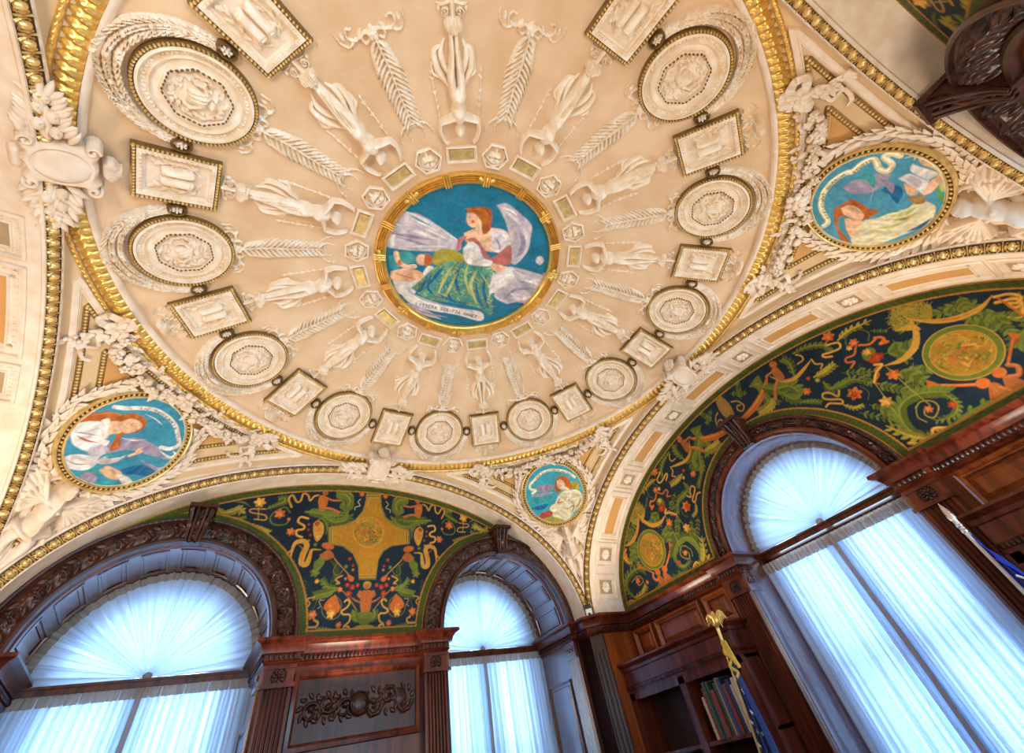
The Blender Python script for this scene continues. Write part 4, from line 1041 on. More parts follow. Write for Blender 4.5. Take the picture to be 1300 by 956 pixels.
        put('ribbon_festoon', mb, 'stone', t, smooth=60)
    mb = MB()
    for j in range(6): b = j * PI / 3; mb.add(*blob(.020 * math.cos(b), -.216 + .020 * math.sin(b), .017, .012, .016, ang=b, h0=.040, nu=8, nv=3), mp=fm)
    mb.add(*blob(0, -.216, .009, .009, .022, h0=.046, nu=8), mp=fm); put('top_flower', mb, 'stone', t, smooth=60)
    # winged figure below
    t = thing('winged_figure', f'sculpted winged figure with raised arms below the {PCN[k]} medallion', 'sculpture', fm(np.array([[0, .33, 0.]]))[0], 'winged figures below the medallions')
    g = HF(-.13, .13, .17, .60, .0030)
    g.ell(0, .338, .030, .036, .046, base=.014); g.curve(spline([(0, .262), (0, .288), (0, .312), (.002, .338)]), [.030, .033, .025, .028], [.050, .056, .046, .050])
    g.ell(-.015, .282, .015, .014, .062); g.ell(.015, .282, .015, .014, .062)
    g.curve([(0, .262), (0, .238)], .0115, .042); g.ell(0, .222, .0215, .025, .062); g.curve(circle(0, .217, .013, 10), .011, .056)
    for s in (-1, 1):
        g.curve(spline([(s * .026, .268), (s * .058, .262), (s * .078, .246)], 8), [.014, .011, .0095], [.042, .036, .032]); g.curve(spline([(s * .078, .246), (s * .068, .214), (s * .052, .196)], 8), [.0095, .008, .0065], [.032, .030, .030])
        g.ell(s * .050, .194, .010, .008, .036)
    g.curve(spline([(-.014, .345), (-.034, .395), (-.020, .450), (-.026, .505)]), [.024, .021, .013, .009], [.052, .046, .032, .022])
    g.curve(spline([(.014, .345), (.028, .400), (.016, .462), (.020, .530)]), [.024, .021, .013, .009], [.054, .050, .034, .022])
    g.ell(-.030, .512, .010, .014, .022); g.ell(.022, .542, .010, .015, .022)
    g.groove([(0, .27), (0, .33)], .004, .006); g.ell(0, .226, .003, .008, .068)
    mb = MB(); mb.add(*g.geo(.004, sink=.01), mp=fm); put('body', mb, 'stone', t, smooth=70)
    for s in (-1, 1):
        g = HF(min(s * .02, s * .22), max(s * .02, s * .22), .17, .36, .0028)
        for i in range(11):
            u = i / 10; a = math.radians(-48 + 104 * u); L_ = .135 - .055 * abs(u - .25); x0_, y0_ = s * .035, .272
            g.curve(spline([(x0_, y0_), (x0_ + s * L_ * .55 * math.cos(a - .1), y0_ + L_ * .55 * math.sin(a - .1)), (x0_ + s * L_ * math.cos(a), y0_ + L_ * math.sin(a))], 6), [.007, .012, .007], [.022 + .010 * (i % 2), .034 + .006 * (i % 2), .014])
        for i in range(8):
            a = math.radians(-52 + 100 * i / 7); g.curve([(s * .035, .272), (s * (.035 + .058 * math.cos(a)), .272 + .058 * math.sin(a))], [.009, .0085], [.030, .045])
        g.curve(spline([(s * .03, .27), (s * .07, .225), (s * .10, .196)], 8), [.012, .010, .005], [.040, .046, .022])
        mb = MB(); mb.add(*g.geo(.003, sink=.008), mp=fm); put('wing', mb, 'stone', t, smooth=60)
    g = HF(-.12, .12, .33, .50, .0028)
    g.curve(spline([(-.050, .352), (-.015, .366), (.020, .362), (.055, .350)]), .012, [.052, .066, .066, .050])
    for s in (-1, 1):
        g.curve(spline([(s * .045, .352), (s * .066, .385), (s * .052, .42), (s * .070, .455)]), [.013, .016, .012, .004], [.04, .034, .026, .010])
    mb = MB(); mb.add(*g.geo(.004, sink=.008), mp=fm); put('drapery', mb, 'stone', t, smooth=60)
# ------------------------------------------------------------------ dark wood entablature, pilasters, panelling
CPROF = [(0, Z0 + .001), (-.050, Z0 + .001), (-.052, Z0 - .010), (-.046, Z0 - .014), (-.036, Z0 - .018), (-.028, Z0 - .030), (-.024, Z0 - .042), (-.024, Z0 - .046), (-.012, Z0 - .048), (-.012, Z0 - .066), (-.016, Z0 - .070), (-.010, Z0 - .076), (-.004, Z0 - .080), (0, Z0 - .082)]
def runs(path): return list(zip(path[:-1], path[1:]))
def entab(path, name, label, loc):
    t = thing(name, label, 'cornice', loc, 'wooden cornices')
    mb = MB(); mb.add(*sweep2(path, CPROF, closed=False)); n = len(CPROF)
    put('cornice_moulding', mb, 'wood', t, smooth=30)
    mb = MB()
    for (a, b) in runs(path):
        a = np.array(a); b = np.array(b); L = np.linalg.norm(b - a); d = (b - a) / L; nn = np.array([-d[1], d[0]]); m = int(L / .0155)
        if m < 2: continue
        for i in range(m):
            c = a + d * L * (i + .5) / m - nn * .016
            V, F = blob(0, 0, .0055, .0075, .0001, nu=6, nv=1); V = []
            for z, r in ((Z0 - .049, .004), (Z0 - .053, .0062), (Z0 - .060, .0062), (Z0 - .065, .003)):
                for q in range(6): V.append((c[0] + r * math.cos(q * 1.047), c[1] + r * math.sin(q * 1.047), z))
            mb.add(V, grid_faces(4, 6, cv=True))
    put('beaded_course', mb, 'carved_wood', t, smooth=50)
    return t
def wpt(k, pts): return [tuple(lat(k)(np.array([[a, b, 0.]]))[0][:2]) for a, b in pts]
PF = .035
entab([(-.340, FY + .3), (-.340, FY - PF), (-.238, FY - PF), (-.238, FY), (.288, FY), (.288, FY - PF), (.390, FY - PF), (.390, FY + .3)], 'wood_cornice', 'carved wooden cornice under the painted lunette between the two front windows', (0, FY, Z0))
entab([(1.140, FY + .3), (1.140, FY - .02), (1.185, FY - .02), (1.185, 1.232), (1.232, 1.185), (RX, 1.185), (RX, .492), (RX - PF, .492), (RX - PF, .392), (RX + .13, .392)], 'wood_cornice', 'wooden cornice turning the corner and running to the big right-hand window', (RX, .85, Z0))
entab([(RX + .13, -.352), (RX - PF, -.352), (RX - PF, -.455), (RX, -.455), (RX, -1.19), (1.2, -1.19)], 'wood_cornice', 'wooden cornice on the far right beyond the big window', (RX, -.8, Z0))
entab([(-1.24, 1.20), (-1.185, FY - .02), (-1.09, FY - .02), (-1.09, FY + .3)], 'wood_cornice', 'short wooden cornice at the lower-left corner of the room', (-1.13, FY, Z0))

def pilaster(k, l0, l1, label):
    m_ = lat(k); L = LUN[k]; t = thing('fluted_pilaster', label, 'pilaster', m_(np.array([[(l0 + l1) / 2, L - PF, -1.2]]))[0], 'fluted pilasters')
    mb = MB(); w = l1 - l0; zt = Z0 - .145; c = (l0 + l1) / 2
    n = 6; prof = [(l0, L)] + [(l0, L - PF + .004)]
    for i in range(n):
        a = l0 + .008 + (w - .016) * i / n; b = a + (w - .016) / n
        for j in range(6): u = j / 5; prof.append((a + (b - a) * (.10 + .8 * u), L - PF + .004 + .0085 * math.sin(PI * u)))
    prof += [(l1, L - PF + .004), (l1, L)]
    V = [(x, y, z) for z in (zt, FLOOR + .15) for x, y in prof]; mb.add(V, grid_faces(2, len(prof)), mp=m_); put('fluted_shaft', mb, 'wood', t, smooth=50)
    mb = MB()
    mb.add(*box(l0 - .002, l1 + .002, L - PF - .002, L, zt - .004, Z0 - .080), mp=m_); mb.add(*box(l0 - .008, l1 + .008, L - PF - .010, L, zt - .004, zt + .010), mp=m_); mb.add(*box(l0 - .006, l1 + .006, L - PF - .008, L, Z0 - .092, Z0 - .080), mp=m_)
    put('capital_block', mb, 'wood', t, smooth=30)
    mb = MB(); zc = (zt + Z0 - .085) / 2; fm = lambda V: m_(np.c_[c + V[:, 0], L - PF - .002 - V[:, 2], zc + V[:, 1]])
    for i in range(8): a = i * PI / 4; mb.add(*blob(.013 * math.cos(a), .013 * math.sin(a), .010, .005, .008, ang=a, nu=8, nv=3), mp=fm)
    mb.add(*blob(0, 0, .006, .006, .011, nu=8), mp=fm); mb.add(*sweep2(circle(0, 0, .025, 20), [(-.002, 0), (0, .004), (.002, 0)]), mp=fm)
    put('rosette', mb, 'carved_wood', t, smooth=60)
pilaster(1, -.340, -.238, 'fluted wooden pilaster on the right of the lower-left window')
pilaster(1, .288, .390, 'fluted wooden pilaster left of the lower-centre window')
pilaster(0, .392, .490, 'fluted wooden pilaster left of the big right-hand window')
pilaster(0, -.455, -.352, 'fluted wooden pilaster right of the big right-hand window')

def jamb(k, l, s, label):
    """panelled side of a window reveal; s = +1 when it faces towards growing lateral"""
    m_ = lat(k); L = LUN[k]; dp = RD[k] - .03; d0 = L - PF; d1 = L + dp; t = thing('window_jamb', label, 'jamb', m_(np.array([[l, (d0 + d1) / 2, -1.2]]))[0], 'panelled window jambs')
    zt = Z0 - .145; fd = min(.085, (d1 - d0) * .62); mb = MB(); prof = [(l, d0)]
    n = 7
    for i in range(n):
        a = d0 + .008 + (fd - .012) * i / n; b = a + (fd - .012) / n
        for j in range(5): u = j / 4; prof.append((l + s * (.010 - .006 * math.sin(PI * u)), a + (b - a) * (.08 + .84 * u)))
    prof += [(l + s * .010, d0 + fd), (l + s * .002, d0 + fd + .001), (l + s * .002, d1)]
    V = [(x, y, z) for z in (zt, FLOOR + .1) for x, y in prof]; mb.add(V, grid_faces(2, len(prof)), mp=m_); put('fluted_strip', mb, 'wood_gloss', t, smooth=50)
    mb = MB(); mb.add(*box(min(l, l + s * .014), max(l, l + s * .014), d0, d0 + fd, zt, Z0 - .080), mp=m_); mb.add(*box(min(l, l + s * .020), max(l, l + s * .020), d0 - .006, d0 + fd + .006, zt - .004, zt + .008), mp=m_)
    fm = lambda V: m_(np.c_[l + s * (.014 + V[:, 2]), d0 + fd / 2 + V[:, 0], Z0 - .110 + V[:, 1]])
    for sg in (-1, 1): mb.add(*tube([(sg * .012 + x * .014, y * .014, .003) for x, y in [(math.cos(q) * (1 - q / 9), math.sin(q) * (1 - q / 9)) for q in np.linspace(0, 7, 16)]], .0035, 5), mp=fm)
    put('capital', mb, 'wood_gloss', t, smooth=40)
    if d1 - d0 - fd > .06:
        mb = MB(); p = rect((d0 + fd + d1) / 2 + .004, -1.40, d1 - d0 - fd - .035, .62); fm2 = lambda V: m_(np.c_[l + s * (.002 + V[:, 2]), V[:, 0], V[:, 1]])
        mb.add(*sweep2(p, [(-.004, 0), (-.003, .006), (.002, .008), (.006, .004), (.010, .001)]), mp=fm2); mb.add(*slab(rect((d0 + fd + d1) / 2 + .004, -1.40, d1 - d0 - fd - .070, .585), 0, .005, .006), mp=fm2)
        put('raised_panel', mb, 'wood_gloss', t, smooth=30)
jamb(1, -.340, -1, 'panelled right-hand jamb inside the lower-left window')
jamb(1, -1.090, 1, 'panelled left-hand jamb inside the lower-left window')
jamb(1, 1.140, -1, 'panelled right-hand jamb inside the lower-centre window')
jamb(1, .390, 1, 'panelled left-hand jamb inside the lower-centre window')
jamb(0, .392, -1, 'fluted left-hand jamb inside the big right-hand window')
jamb(0, -.352, 1, 'fluted right-hand jamb inside the big right-hand window')

def panels(k, spans, z0, z1, label, mats='wood', carved=None):
    m_ = lat(k); L = LUN[k]; l0 = spans[0][0]; l1 = spans[-1][1]
    t = thing('wood_panelling', label, 'panelling', m_(np.array([[(l0 + l1) / 2, L, (z0 + z1) / 2]]))[0])
    fm = lambda V: m_(np.c_[V[:, 0], L - .004 - V[:, 2], V[:, 1]])
    for a, b in spans:
        mb = MB(); a, b = min(a, b), max(a, b); w = b - a; h = z1 - z0
        mb.add(*sweep2(rect((a + b) / 2, (z0 + z1) / 2, w, h), [(-.012, -.004), (-.012, .010), (-.006, .014), (0, .011), (.004, .005), (.009, .006), (.012, .0)]), mp=fm)
        o = put('panel_frame', mb, 'wood_lit', t, smooth=30)
        mb = MB(); mb.add(*slab(rect((a + b) / 2, (z0 + z1) / 2, w - .034, h - .034), -.003, .006, .012), mp=fm); put('raised_field', mb, mats, o, smooth=30)
panels(0, [(.520, .650), (.700, .990), (1.040, 1.160)], -1.072, -.968, 'row of three wooden panels above the bookcase beside the corner', 'wood_lit')
panels(0, [(-.820, -.500), (-1.150, -.870)], -1.072, -.968, 'wooden panels above the bookcase on the far right', 'wood_lit')
# end panel of the corner recess, orange light put into its wood colour
mb = MB(); fm = lambda V: np.c_[V[:, 0], 1.186 - V[:, 2], V[:, 1]]
mb.add(*box(EP + .005, RX, 1.187, 1.20, FLOOR, Z0 - .075)); o = put('corner_lining', mb, 'wood_lit', loc=(1.35, 1.19, -1.2), smooth=0); tag(o, 'plain wood panel coloured as if lit orange-brown in the corner return below the cornice', 'panel')
# corner piers
for sx, nm in ((1, 'dark wooden corner pier below the lower-centre pendentive'), (-1, 'dark wooden corner pier at the lower-left of the room')):
    pts = [(sx * 1.19, FY), (sx * 1.19, 1.240), (sx * 1.240, 1.19), (sx * 1.30, 1.19), (sx * 1.30, FY)]
    if sx < 0: pts = pts[::-1]
    mb = MB(); V = [(x, y, z) for z in (FLOOR, Z0 - .03) for x, y in pts]; mb.add(V, grid_faces(2, 5, cv=True)); mb.add([(x, y, Z0 - .03) for x, y in pts], [[0, 1, 2, 3, 4]])
    for u in (.2, .5, .8):
        a, b = pts[1], pts[2]
        if sx < 0: a, b = pts[2], pts[3]
        c = (a[0] + (b[0] - a[0]) * u, a[1] + (b[1] - a[1]) * u); mb.add(*tube([(c[0], c[1], Z0 - .15), (c[0], c[1], FLOOR)], .007, 8))
    o = put('corner_pier', mb, 'carved_wood', loc=(sx * 1.24, 1.24, -1.3), smooth=30); tag(o, nm, 'pier')
# carved frieze panel between the front windows
t = thing('carved_frieze', 'dark carved foliage frieze panel between the front windows, under the cornice', 'panel', (.02, FY, -1.08))
fm = lambda V: np.c_[V[:, 0], FY - .003 - V[:, 2], V[:, 1]]
mb = MB(); mb.add(*sweep2(rect(.025, -1.085, .470, .190), [(-.020, 0), (-.018, .012), (-.006, .016), (0, .012), (.004, .004)]), mp=fm); put('frame', mb, 'wood', t, smooth=30)
g = HF(-.205, .255, -1.178, -.992, .0025); rr = np.random.RandomState(2)
g.h += .001
for s in (-1, 1):
    for i in range(3):
        x = .025 + s * (.055 + .062 * i); g.curve(spiral(x, -1.085 + (.012 if i % 2 else -.012), .034, .006, 0, s * 8 * (1 if i % 2 else -1)), [.006, .004], .012)
        for q in range(9): a = q * .7; g.leaf(x + .030 * math.cos(a), -1.085 + .030 * math.sin(a), a + .9, .026, .007, .012)
        g.ell(x, -1.085, .010, .010, .016)
g.ell(.025, -1.085, .030, .038, .018); g.curve(circle(.025, -1.085, .034, 20), .005, .020); g.ell(.19, -1.085, .026, .034, .016)
mb = MB(); mb.add(*g.geo(), mp=fm); put('carved_foliage', mb, 'carved_wood', t, smooth=60)

# ------------------------------------------------------------------ bookcases with books
def bookcase(l0, l1, label, side):
    m_ = lat(0); D0 = 1.305; zt = -1.092; t = thing('bookcase', label, 'bookcase', m_(np.array([[(l0 + l1) / 2, 1.38, FLOOR]]))[0], 'bookcases on the window wall')
    # crown
    pr = [(0.12, zt), (-.030, zt), (-.032, zt - .008), (-.024, zt - .014), (-.014, zt - .022), (-.010, zt - .034), (-.004, zt - .038), (-.004, zt - .088), (-.012, zt - .092), (-.008, zt - .100), (.000, zt - .106), (.002, zt - .118)]
    path = [(RX, l1), (D0, l1), (D0, l0), (RX, l0)]
    mb = MB(); mb.add(*sweep2(path, [(o, z) for o, z in pr[1:]], closed=False)); mb.add([(RX, l0, zt), (RX, l1, zt), (D0 - .03, l1, zt), (D0 - .03, l0, zt)], [(0, 1, 2, 3)])
    cr = put('crown', mb, 'wood', t, smooth=30)
    mb = MB(); n = int((l1 - l0) / .012)
    for i in range(n): y = l0 + (l1 - l0) * (i + .5) / n; mb.add(*box(D0 - .012, D0 + .004, y - .0035, y + .0035, zt - .104, zt - .093))
    put('dentils', mb, 'carved_wood', cr, smooth=0)
    zc = zt - .118
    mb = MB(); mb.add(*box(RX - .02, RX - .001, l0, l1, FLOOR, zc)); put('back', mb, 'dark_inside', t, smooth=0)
    for y in (l0, (l0 + l1) / 2 - .008, l1 - .016): mb = MB(); mb.add(*box(D0 + .004, RX, y, y + .016, FLOOR, zc)); mb.add(*box(D0 - .002, D0 + .012, y - .010, y + .026, FLOOR, zc)); put('upright', mb, 'wood', t, smooth=0)
    mb = MB(); mb.add(*box(D0 - .002, D0 + .014, l0, l1, zc - .026, zc)); mb.add(*box(D0 + .004, RX, l0, l1, zc - .012, zc)); put('top_rail', mb, 'wood', t, smooth=0)
    for z in (-1.44, -1.66): mb = MB(); mb.add(*box(D0 + .004, RX, l0, l1, z, z + .012)); put('shelf', mb, 'wood', t, smooth=0)
    rr = np.random.RandomState(int(abs(l0) * 100)); y = l0 + .040; i = 0; cols = ['book_green', 'book_tan', 'book_red', 'book_blue', 'book_cream']
    names = {'book_green': 'dark green', 'book_tan': 'tan', 'book_red': 'dark red', 'book_blue': 'navy', 'book_cream': 'cream'}; cnt = 0
    while y < (l0 + l1) / 2 - .05:
        w = rr.uniform(.011, .020); h = rr.uniform(.13, .185); dpt = rr.uniform(.075, .09); c = cols[rr.randint(5)]; cnt += 1
        x0 = D0 + .03 + rr.uniform(0, .01); z = -1.428; bt = thing('book', f'{names[c]} book, number {cnt} in the row' , 'book', (x0, y + w / 2, z), f'books on the top shelf, {side}')
        bt['label'] = f'upright {names[c]} book, {["first", "second", "third", "fourth", "fifth", "sixth", "seventh", "eighth", "ninth", "tenth", "eleventh", "twelfth", "thirteenth", "fourteenth", "fifteenth", "sixteenth", "seventeenth", "eighteenth", "nineteenth", "twentieth", "twenty-first", "twenty-second", "twenty-third", "twenty-fourth"][cnt - 1]} from the window on the {side} shelf' if side.startswith('corner') else f'upright {names[c]} book, {["first","second","third","fourth","fifth","sixth","seventh","eighth","ninth","tenth","eleventh","twelfth","thirteenth","fourteenth","fifteenth","sixteenth","seventeenth","eighteenth","nineteenth","twentieth","twenty-first","twenty-second","twenty-third","twenty-fourth"][cnt-1]} on the {side} shelf'
        V = []
        for zz in (z, z + h): 
            for a in np.linspace(-1, 1, 5): V.append((x0 - .003 * (1 - a * a), y + w / 2 + a * w / 2, zz))
            V += [(x0 + dpt, y + w, zz), (x0 + dpt, y, zz)]
        mb = MB(); mb.add(V, grid_faces(2, 7, cv=True) + [list(range(7))[::-1], list(range(7, 14))])
        for zz in (.2, .8): mb.add(*box(x0 - .0042, x0 + .002, y + .001, y + w - .001, z + h * zz, z + h * zz + .004))
        put('cover', mb, c, bt, smooth=30)
        mb = MB(); mb.add(*box(x0 + .004, x0 + dpt - .003, y + .0015, y + w - .0015, z + .004, z + h + .0008)); put('pages', mb, 'paper', bt, smooth=0)
        y += w + rr.uniform(.0005, .002)
for n_, c_ in (('book_green', (.03, .08, .05)), ('book_tan', (.42, .27, .13)), ('book_red', (.22, .03, .02)), ('book_blue', (.03, .05, .14)), ('book_cream', (.62, .55, .42))): mat(n_, c_, .5)
mat('paper', (.75, .70, .60), .8)
bookcase(.496, 1.180, 'dark wooden bookcase with deep crown between the big window and the corner', 'corner bookcase')
bookcase(-1.150, -.470, 'dark wooden bookcase on the far right of the big window', 'far right bookcase')

# ------------------------------------------------------------------ flags on poles
def star(cx, cy, r): return [(cx + (r if i % 2 == 0 else r * .4) * math.sin(i * PI / 5), cy + (r if i % 2 == 0 else r * .4) * math.cos(i * PI / 5)) for i in range(10)]
def flag(name, label, top, bot, eagle, sgn, cloth, spread_):
    top = np.array(top); bot = np.array(bot); ax = bot - top; L = np.linalg.norm(ax); ax = ax / L
    t = thing(name, label, 'flag', bot)
    mb = MB(); mb.add(*tube([top + ax * .05, bot], .0065, 12)); put('pole', mb, 'gold' if eagle else 'white_plastic', t, smooth=60)
    mb = MB(); mb.add(*lathe([(0.001, 0.02), (.05, .018), (.08, .008), (.085, 0), (.001, 0)], 24, c=bot)); put('base', mb, 'gold', t, smooth=40)
    mb = MB()
    if eagle:
        mb.add(*lathe([(.0005, .0), (.006, .004), (.012, .016), (.007, .026), (.010, .030), (.004, .036), (.007, .05)], 14, c=top + ax * .055 - np.array([0, 0, .0])))
        V, F = lathe([(.0005, -.026), (.008, -.018), (.012, -.004), (.010, .010), (.006, .018), (.0065, .024), (.004, .030), (.0005, .031)], 14, c=top + np.array([0, 0, -.022])); mb.add(V, F)
        mb.add(*tube([top + np.array([-.004, 0, .004]), top + np.array([-.012, 0, .002]), top + np.array([-.015, 0, -.004])], [.003, .0025, .0008], 6))
        for s in (-1, 1):
            W = [];
            for i in range(6):
                u = i / 5; p = top + np.array([.004, s * (.008 + .030 * u), -.018 + .020 * math.sin(u * 2.4)]); W.append(p); mb.add(*tube([p, p + np.array([.002, s * (.006 + .006 * u), -.034 + .006 * u])], [.0048, .0015], 6))
            mb.add(*tube(W, [.007, .007, .006, .005, .004, .002], 8))
    else:
        V = []
        for z, a, b in ((0, .0008, .0008), (-.022, .008, .003), (-.045, .0105, .004), (-.060, .004, .003), (-.064, .008, .008), (-.070, .008, .008), (-.074, .005, .005)):
            for q in range(10): V.append(top + ax * (-z) + np.array([b * math.cos(q * .628), a * math.sin(q * .628), 0]))
        mb.add(V, grid_faces(7, 10, cv=True))
        mb.add(*lathe([(.0005, .006), (.007, .003), (.009, -.003), (.006, -.008), (.006, -.03)], 12, c=top + ax * .080))
    put('finial', mb, 'gold' if eagle else 'silver', t, smooth=50)
    # hanging cloth in deep folds
    st = top + ax * .085; NU, NV_ = 90, 40; V = []; U = []
    for i in range(NU):
        for j in range(NV_):
            u = i / (NU - 1); v = j / (NV_ - 1); z = v * .62; wdt = spread_ * (v ** .75) + .012; fold = math.sin(u * 17 + 1.5 * v) * (.010 + .022 * v) * math.sin(PI * min(1, u * 1.02) * .5 + .3)
            y = sgn * (.004 + u * wdt) + .3 * fold * sgn; zz = -z - u * (.10 * (1 - v) + .02)
            p = st + ax * (-(zz)) * 1.0; V.append((p[0] - .006 + fold, p[1] + y, p[2])); U.append((u, v))
    F = grid_faces(NU, NV_); mb = MB(); mb.add(V, F); V = np.array(V); V2 = V.copy(); V2[:, 0] += .0018
    mb.add(V2, F); o = put('cloth', mb, cloth, t, smooth=179)
    G = V.reshape(NU, NV_, 3)
    if eagle:
        mb = MB()
        for a in range(4, 60, 9):
            for b in range(6, 26, 4):
                i = a + (b % 8) // 2; c = G[i, b]; e1 = G[i + 2, b] - G[i - 2, b]; e1 /= np.linalg.norm(e1); e2 = np.array([0, 0, 1.]); nn = np.cross(e1, e2); nn /= np.linalg.norm(nn); nn = nn if nn[0] < 0 else -nn
                mb = MB(); mb.add([c + e1 * x + e2 * y + nn * .0022 for x, y in star(0, 0, .0085)], [list(range(10))]); put('star', mb, 'white_cloth', o, smooth=0)
        mb = MB(); mb.add(*tube([tuple(G[min(NU - 1, int(q * 4)), 1] + np.array([-.006, 0, .004])) for q in range(0, 22)], .006, 6)); 
        for q in range(5): mb.add(*tube([st + np.array([-.010, sgn * .004 * q, -.01]), st + np.array([-.012, sgn * (.006 * q + .006), -.05 - .012 * q])], [.005, .007], 6))
        put('gold_cord', mb, 'gold_cloth', t, smooth=60)
    else:
        mb = MB(); mb.add(*tube([tuple(G[NU - 1, j] + np.array([-.003, sgn * .003, 0])) for j in range(NV_)], .0032, 6)); put('fringe', mb, 'white_cloth', t, smooth=60)
flag('national_flag', 'navy flag with white stars on an eagle-topped pole by the corner bookcase', (1.20, .457, -1.075), (1.20, .575, FLOOR), True, -1, 'navy_cloth', .10)
flag('blue_flag', 'bright blue flag with pale fringe on a spear-topped pole at far right', (1.20, -.450, -1.060), (1.20, -.458, FLOOR), False, -1, 'blue_cloth', .20)

# small white device at the foot of the pendentive
t = thing('sensor_box', 'small white and black sensor box at the foot of the lower-centre pendentive', 'sensor', (1.2, 1.2, -.845))
dm = flat_map((1.198, 1.198, -.845), (.7071, -.7071, 0), (0, 0, 1), (-.7071, -.7071, 0))
mb = MB(); mb.add(*slab(rect(0, -.010, .034, .044), -.02, .020, .004), mp=dm); put('housing', mb, 'white_plastic', t, smooth=30)
mb = MB(); mb.add(*slab(rect(0, .022, .036, .020), -.02, .022, .004), mp=dm); mb.add(*blob(0, -.014, .007, .007, .004, h0=.020, nu=12), mp=dm); put('lens_hood', mb, 'black_plastic', t, smooth=40)
mb = MB(); mb.add(*tube([(1.235, 1.235, -.845), (1.205, 1.205, -.845)], .006, 8)); put('bracket', mb, 'white_plastic', t, smooth=40)
# ------------------------------------------------------------------ painted motifs: strokes and patches on their own walls, in thousandths of a unit
ART_FRONT = """Ay19.2 -668 527 -646 507 -612 513 -584 528 -572 513|Tg8.2 -614 561 -577 561 -545 544|Ag11.3 -610 488 -577 482 -548 493|SY2.9 -510 544 -498 487|FY29 -510 567|SY4.7 -480 537 -537 532 -533 516 -476 508 -468 486 -514 486|Ay22.6 -540 460 -487 439 -440 423|Ag16 -477 537 -437 560 -406 580 -410 600 -433 595|Sg5.5 -372 529 -400 553 -440 524 -450 491 -428 467 -383 470 -366 497|FO27.9 -414 519|SY7.8 -371 556 -391 595 -378 617 -353 585 -336 593 -331 629 -308 625 -294 597 -279 620 -261 629|Ag30.3 -302 538 -246 535 -182 527 -111 535|Ag29.3 -219 521 -171 497 -114 507 -98 536|Pg0 -176 657 -134 669 -91 654 -80 618 -82 573 -114 556 -149 575 -140 612 -169 624|Ty7 -165 647 -124 643 -100 616 -109 578|Ty6.4 -159 655 -112 663 -89 639|Td5.6 -141 619 -119 607 -122 570|PO0 -252 630 -229 629 -209 605 -218 555 -239 550 -255 594|Po0 -214 647 -216 637 -226 631 -236 635 -242 644 -240 655 -230 661 -219 657|So9.7 -228 622 -186 608 -147 611|So13.4 -232 564 -186 561 -149 547|Ty4 -243 617 -232 589 -231 561|FO16.2 -41 656|SW3.6 -46 628 -58 612 -46 591 -69 582 -71 567|Tg12.6 -251 491 -223 510 -196 475 -193 430|PY0 -259 484 -240 499 -213 481 -206 436 -230 397 -252 439|FR15.2 -241 482|FO11.2 -233 453|FY11 -228 422|FR7.5 -279 476|FR7.4 -277 451|FR7.3 -264 426|FO7.2 -266 401|Fg10.8 -234 384|SY8.6 -287 505 -321 510 -328 486 -299 469 -299 453 -326 445 -322 423 -298 415|FO22.5 -351 437|FO9.7 -371 496|TY25.4 -328 310 -329 345 -321 387 -288 397 -270 376 -280 335 -279 300 -256 297 -249 335 -244 359 -206 361|TO4.6 -308 381 -284 358 -284 311|SY6.8 -370 355 -350 338 -336 350|Pg0 -221 290 -211 319 -197 337 -180 308 -194 284|Po0 -208 337 -171 362 -142 332 -181 314|PO0 -147 374 -156 365 -177 364 -197 372 -205 384 -196 393 -175 394 -155 386|SY3 -142 326 -106 289|Bd13.3 -255 238 -240 172|Td24.2 -162 320 -123 282 -128 238 -146 209|Ag18.2 -106 196 -150 201 -183 235|Ag22.9 -116 188 -157 176 -206 166|Pg0 -227 308 -201 320 -190 286 -212 264 -225 280|Fg24.7 -216 262|FY11.6 -201 225|SY2.8 -139 321 -61 249|PO0 -74 258 -42 241 -44 225 -63 228|FR10.5 -69 323|FR8.1 -51 294|FO8 -49 275|Fg11.4 -83 288|FO7.8 -78 236|Sy1.7 -125 304 -137 265 -113 249 -93 277|SY5.5 -94 249 -122 233 -103 217 -116 214|SY2.1 -12 102 -63 164 -100 196|FR12.1 -68 209|FR14.3 -44 200|FR11.2 -21 209|FR16.2 -57 172|FO14 -99 191|Po0 -21 166 -9 187 7 171 -5 154|To7.6 11 132 -21 144 -48 160|Po0 6 184 44 184 49 137 40 96 23 96 5 137|Py0 39 208 35 197 23 192 10 197 4 209 8 220 20 225 33 220|Po0 34 203 31 195 23 192 14 196 10 203 13 211 21 214 30 211|SR1.7 22 174 24 137|Pg0 -1 97 57 95 44 54 12 55|Ag15.6 4 58 -20 78 -23 103|Py0 -25 19 5 46 61 44 97 13 35 11|Tg5.2 28 96 35 18|Td3 17 38 2 20|SY6.2 -71 141 -61 149 -49 138 -58 119 -80 104 -71 92 -43 89 -43 64 -63 46 -57 23 -42 41 -54 47|Sy1.5 -119 170 -87 139 -87 90 -121 74 -155 92 -166 126|PO0 -116 170 -99 144 -87 114 -109 95 -156 116 -145 148|FY23.2 -123 96|FO17.4 -128 125|SW1.5 -159 150 -179 146 -171 126 -180 117|FO21.5 -199 93|Sg1.5 -201 108 -186 156|SY4 -202 161 -230 154 -216 137 -230 116|FR6.9 -228 127|SY6.7 -188 74 -172 65 -179 49 -218 48 -221 33 -199 23 -170 33|FO14.9 -87 52|Ag11.6 -178 44 -136 36 -105 27"""
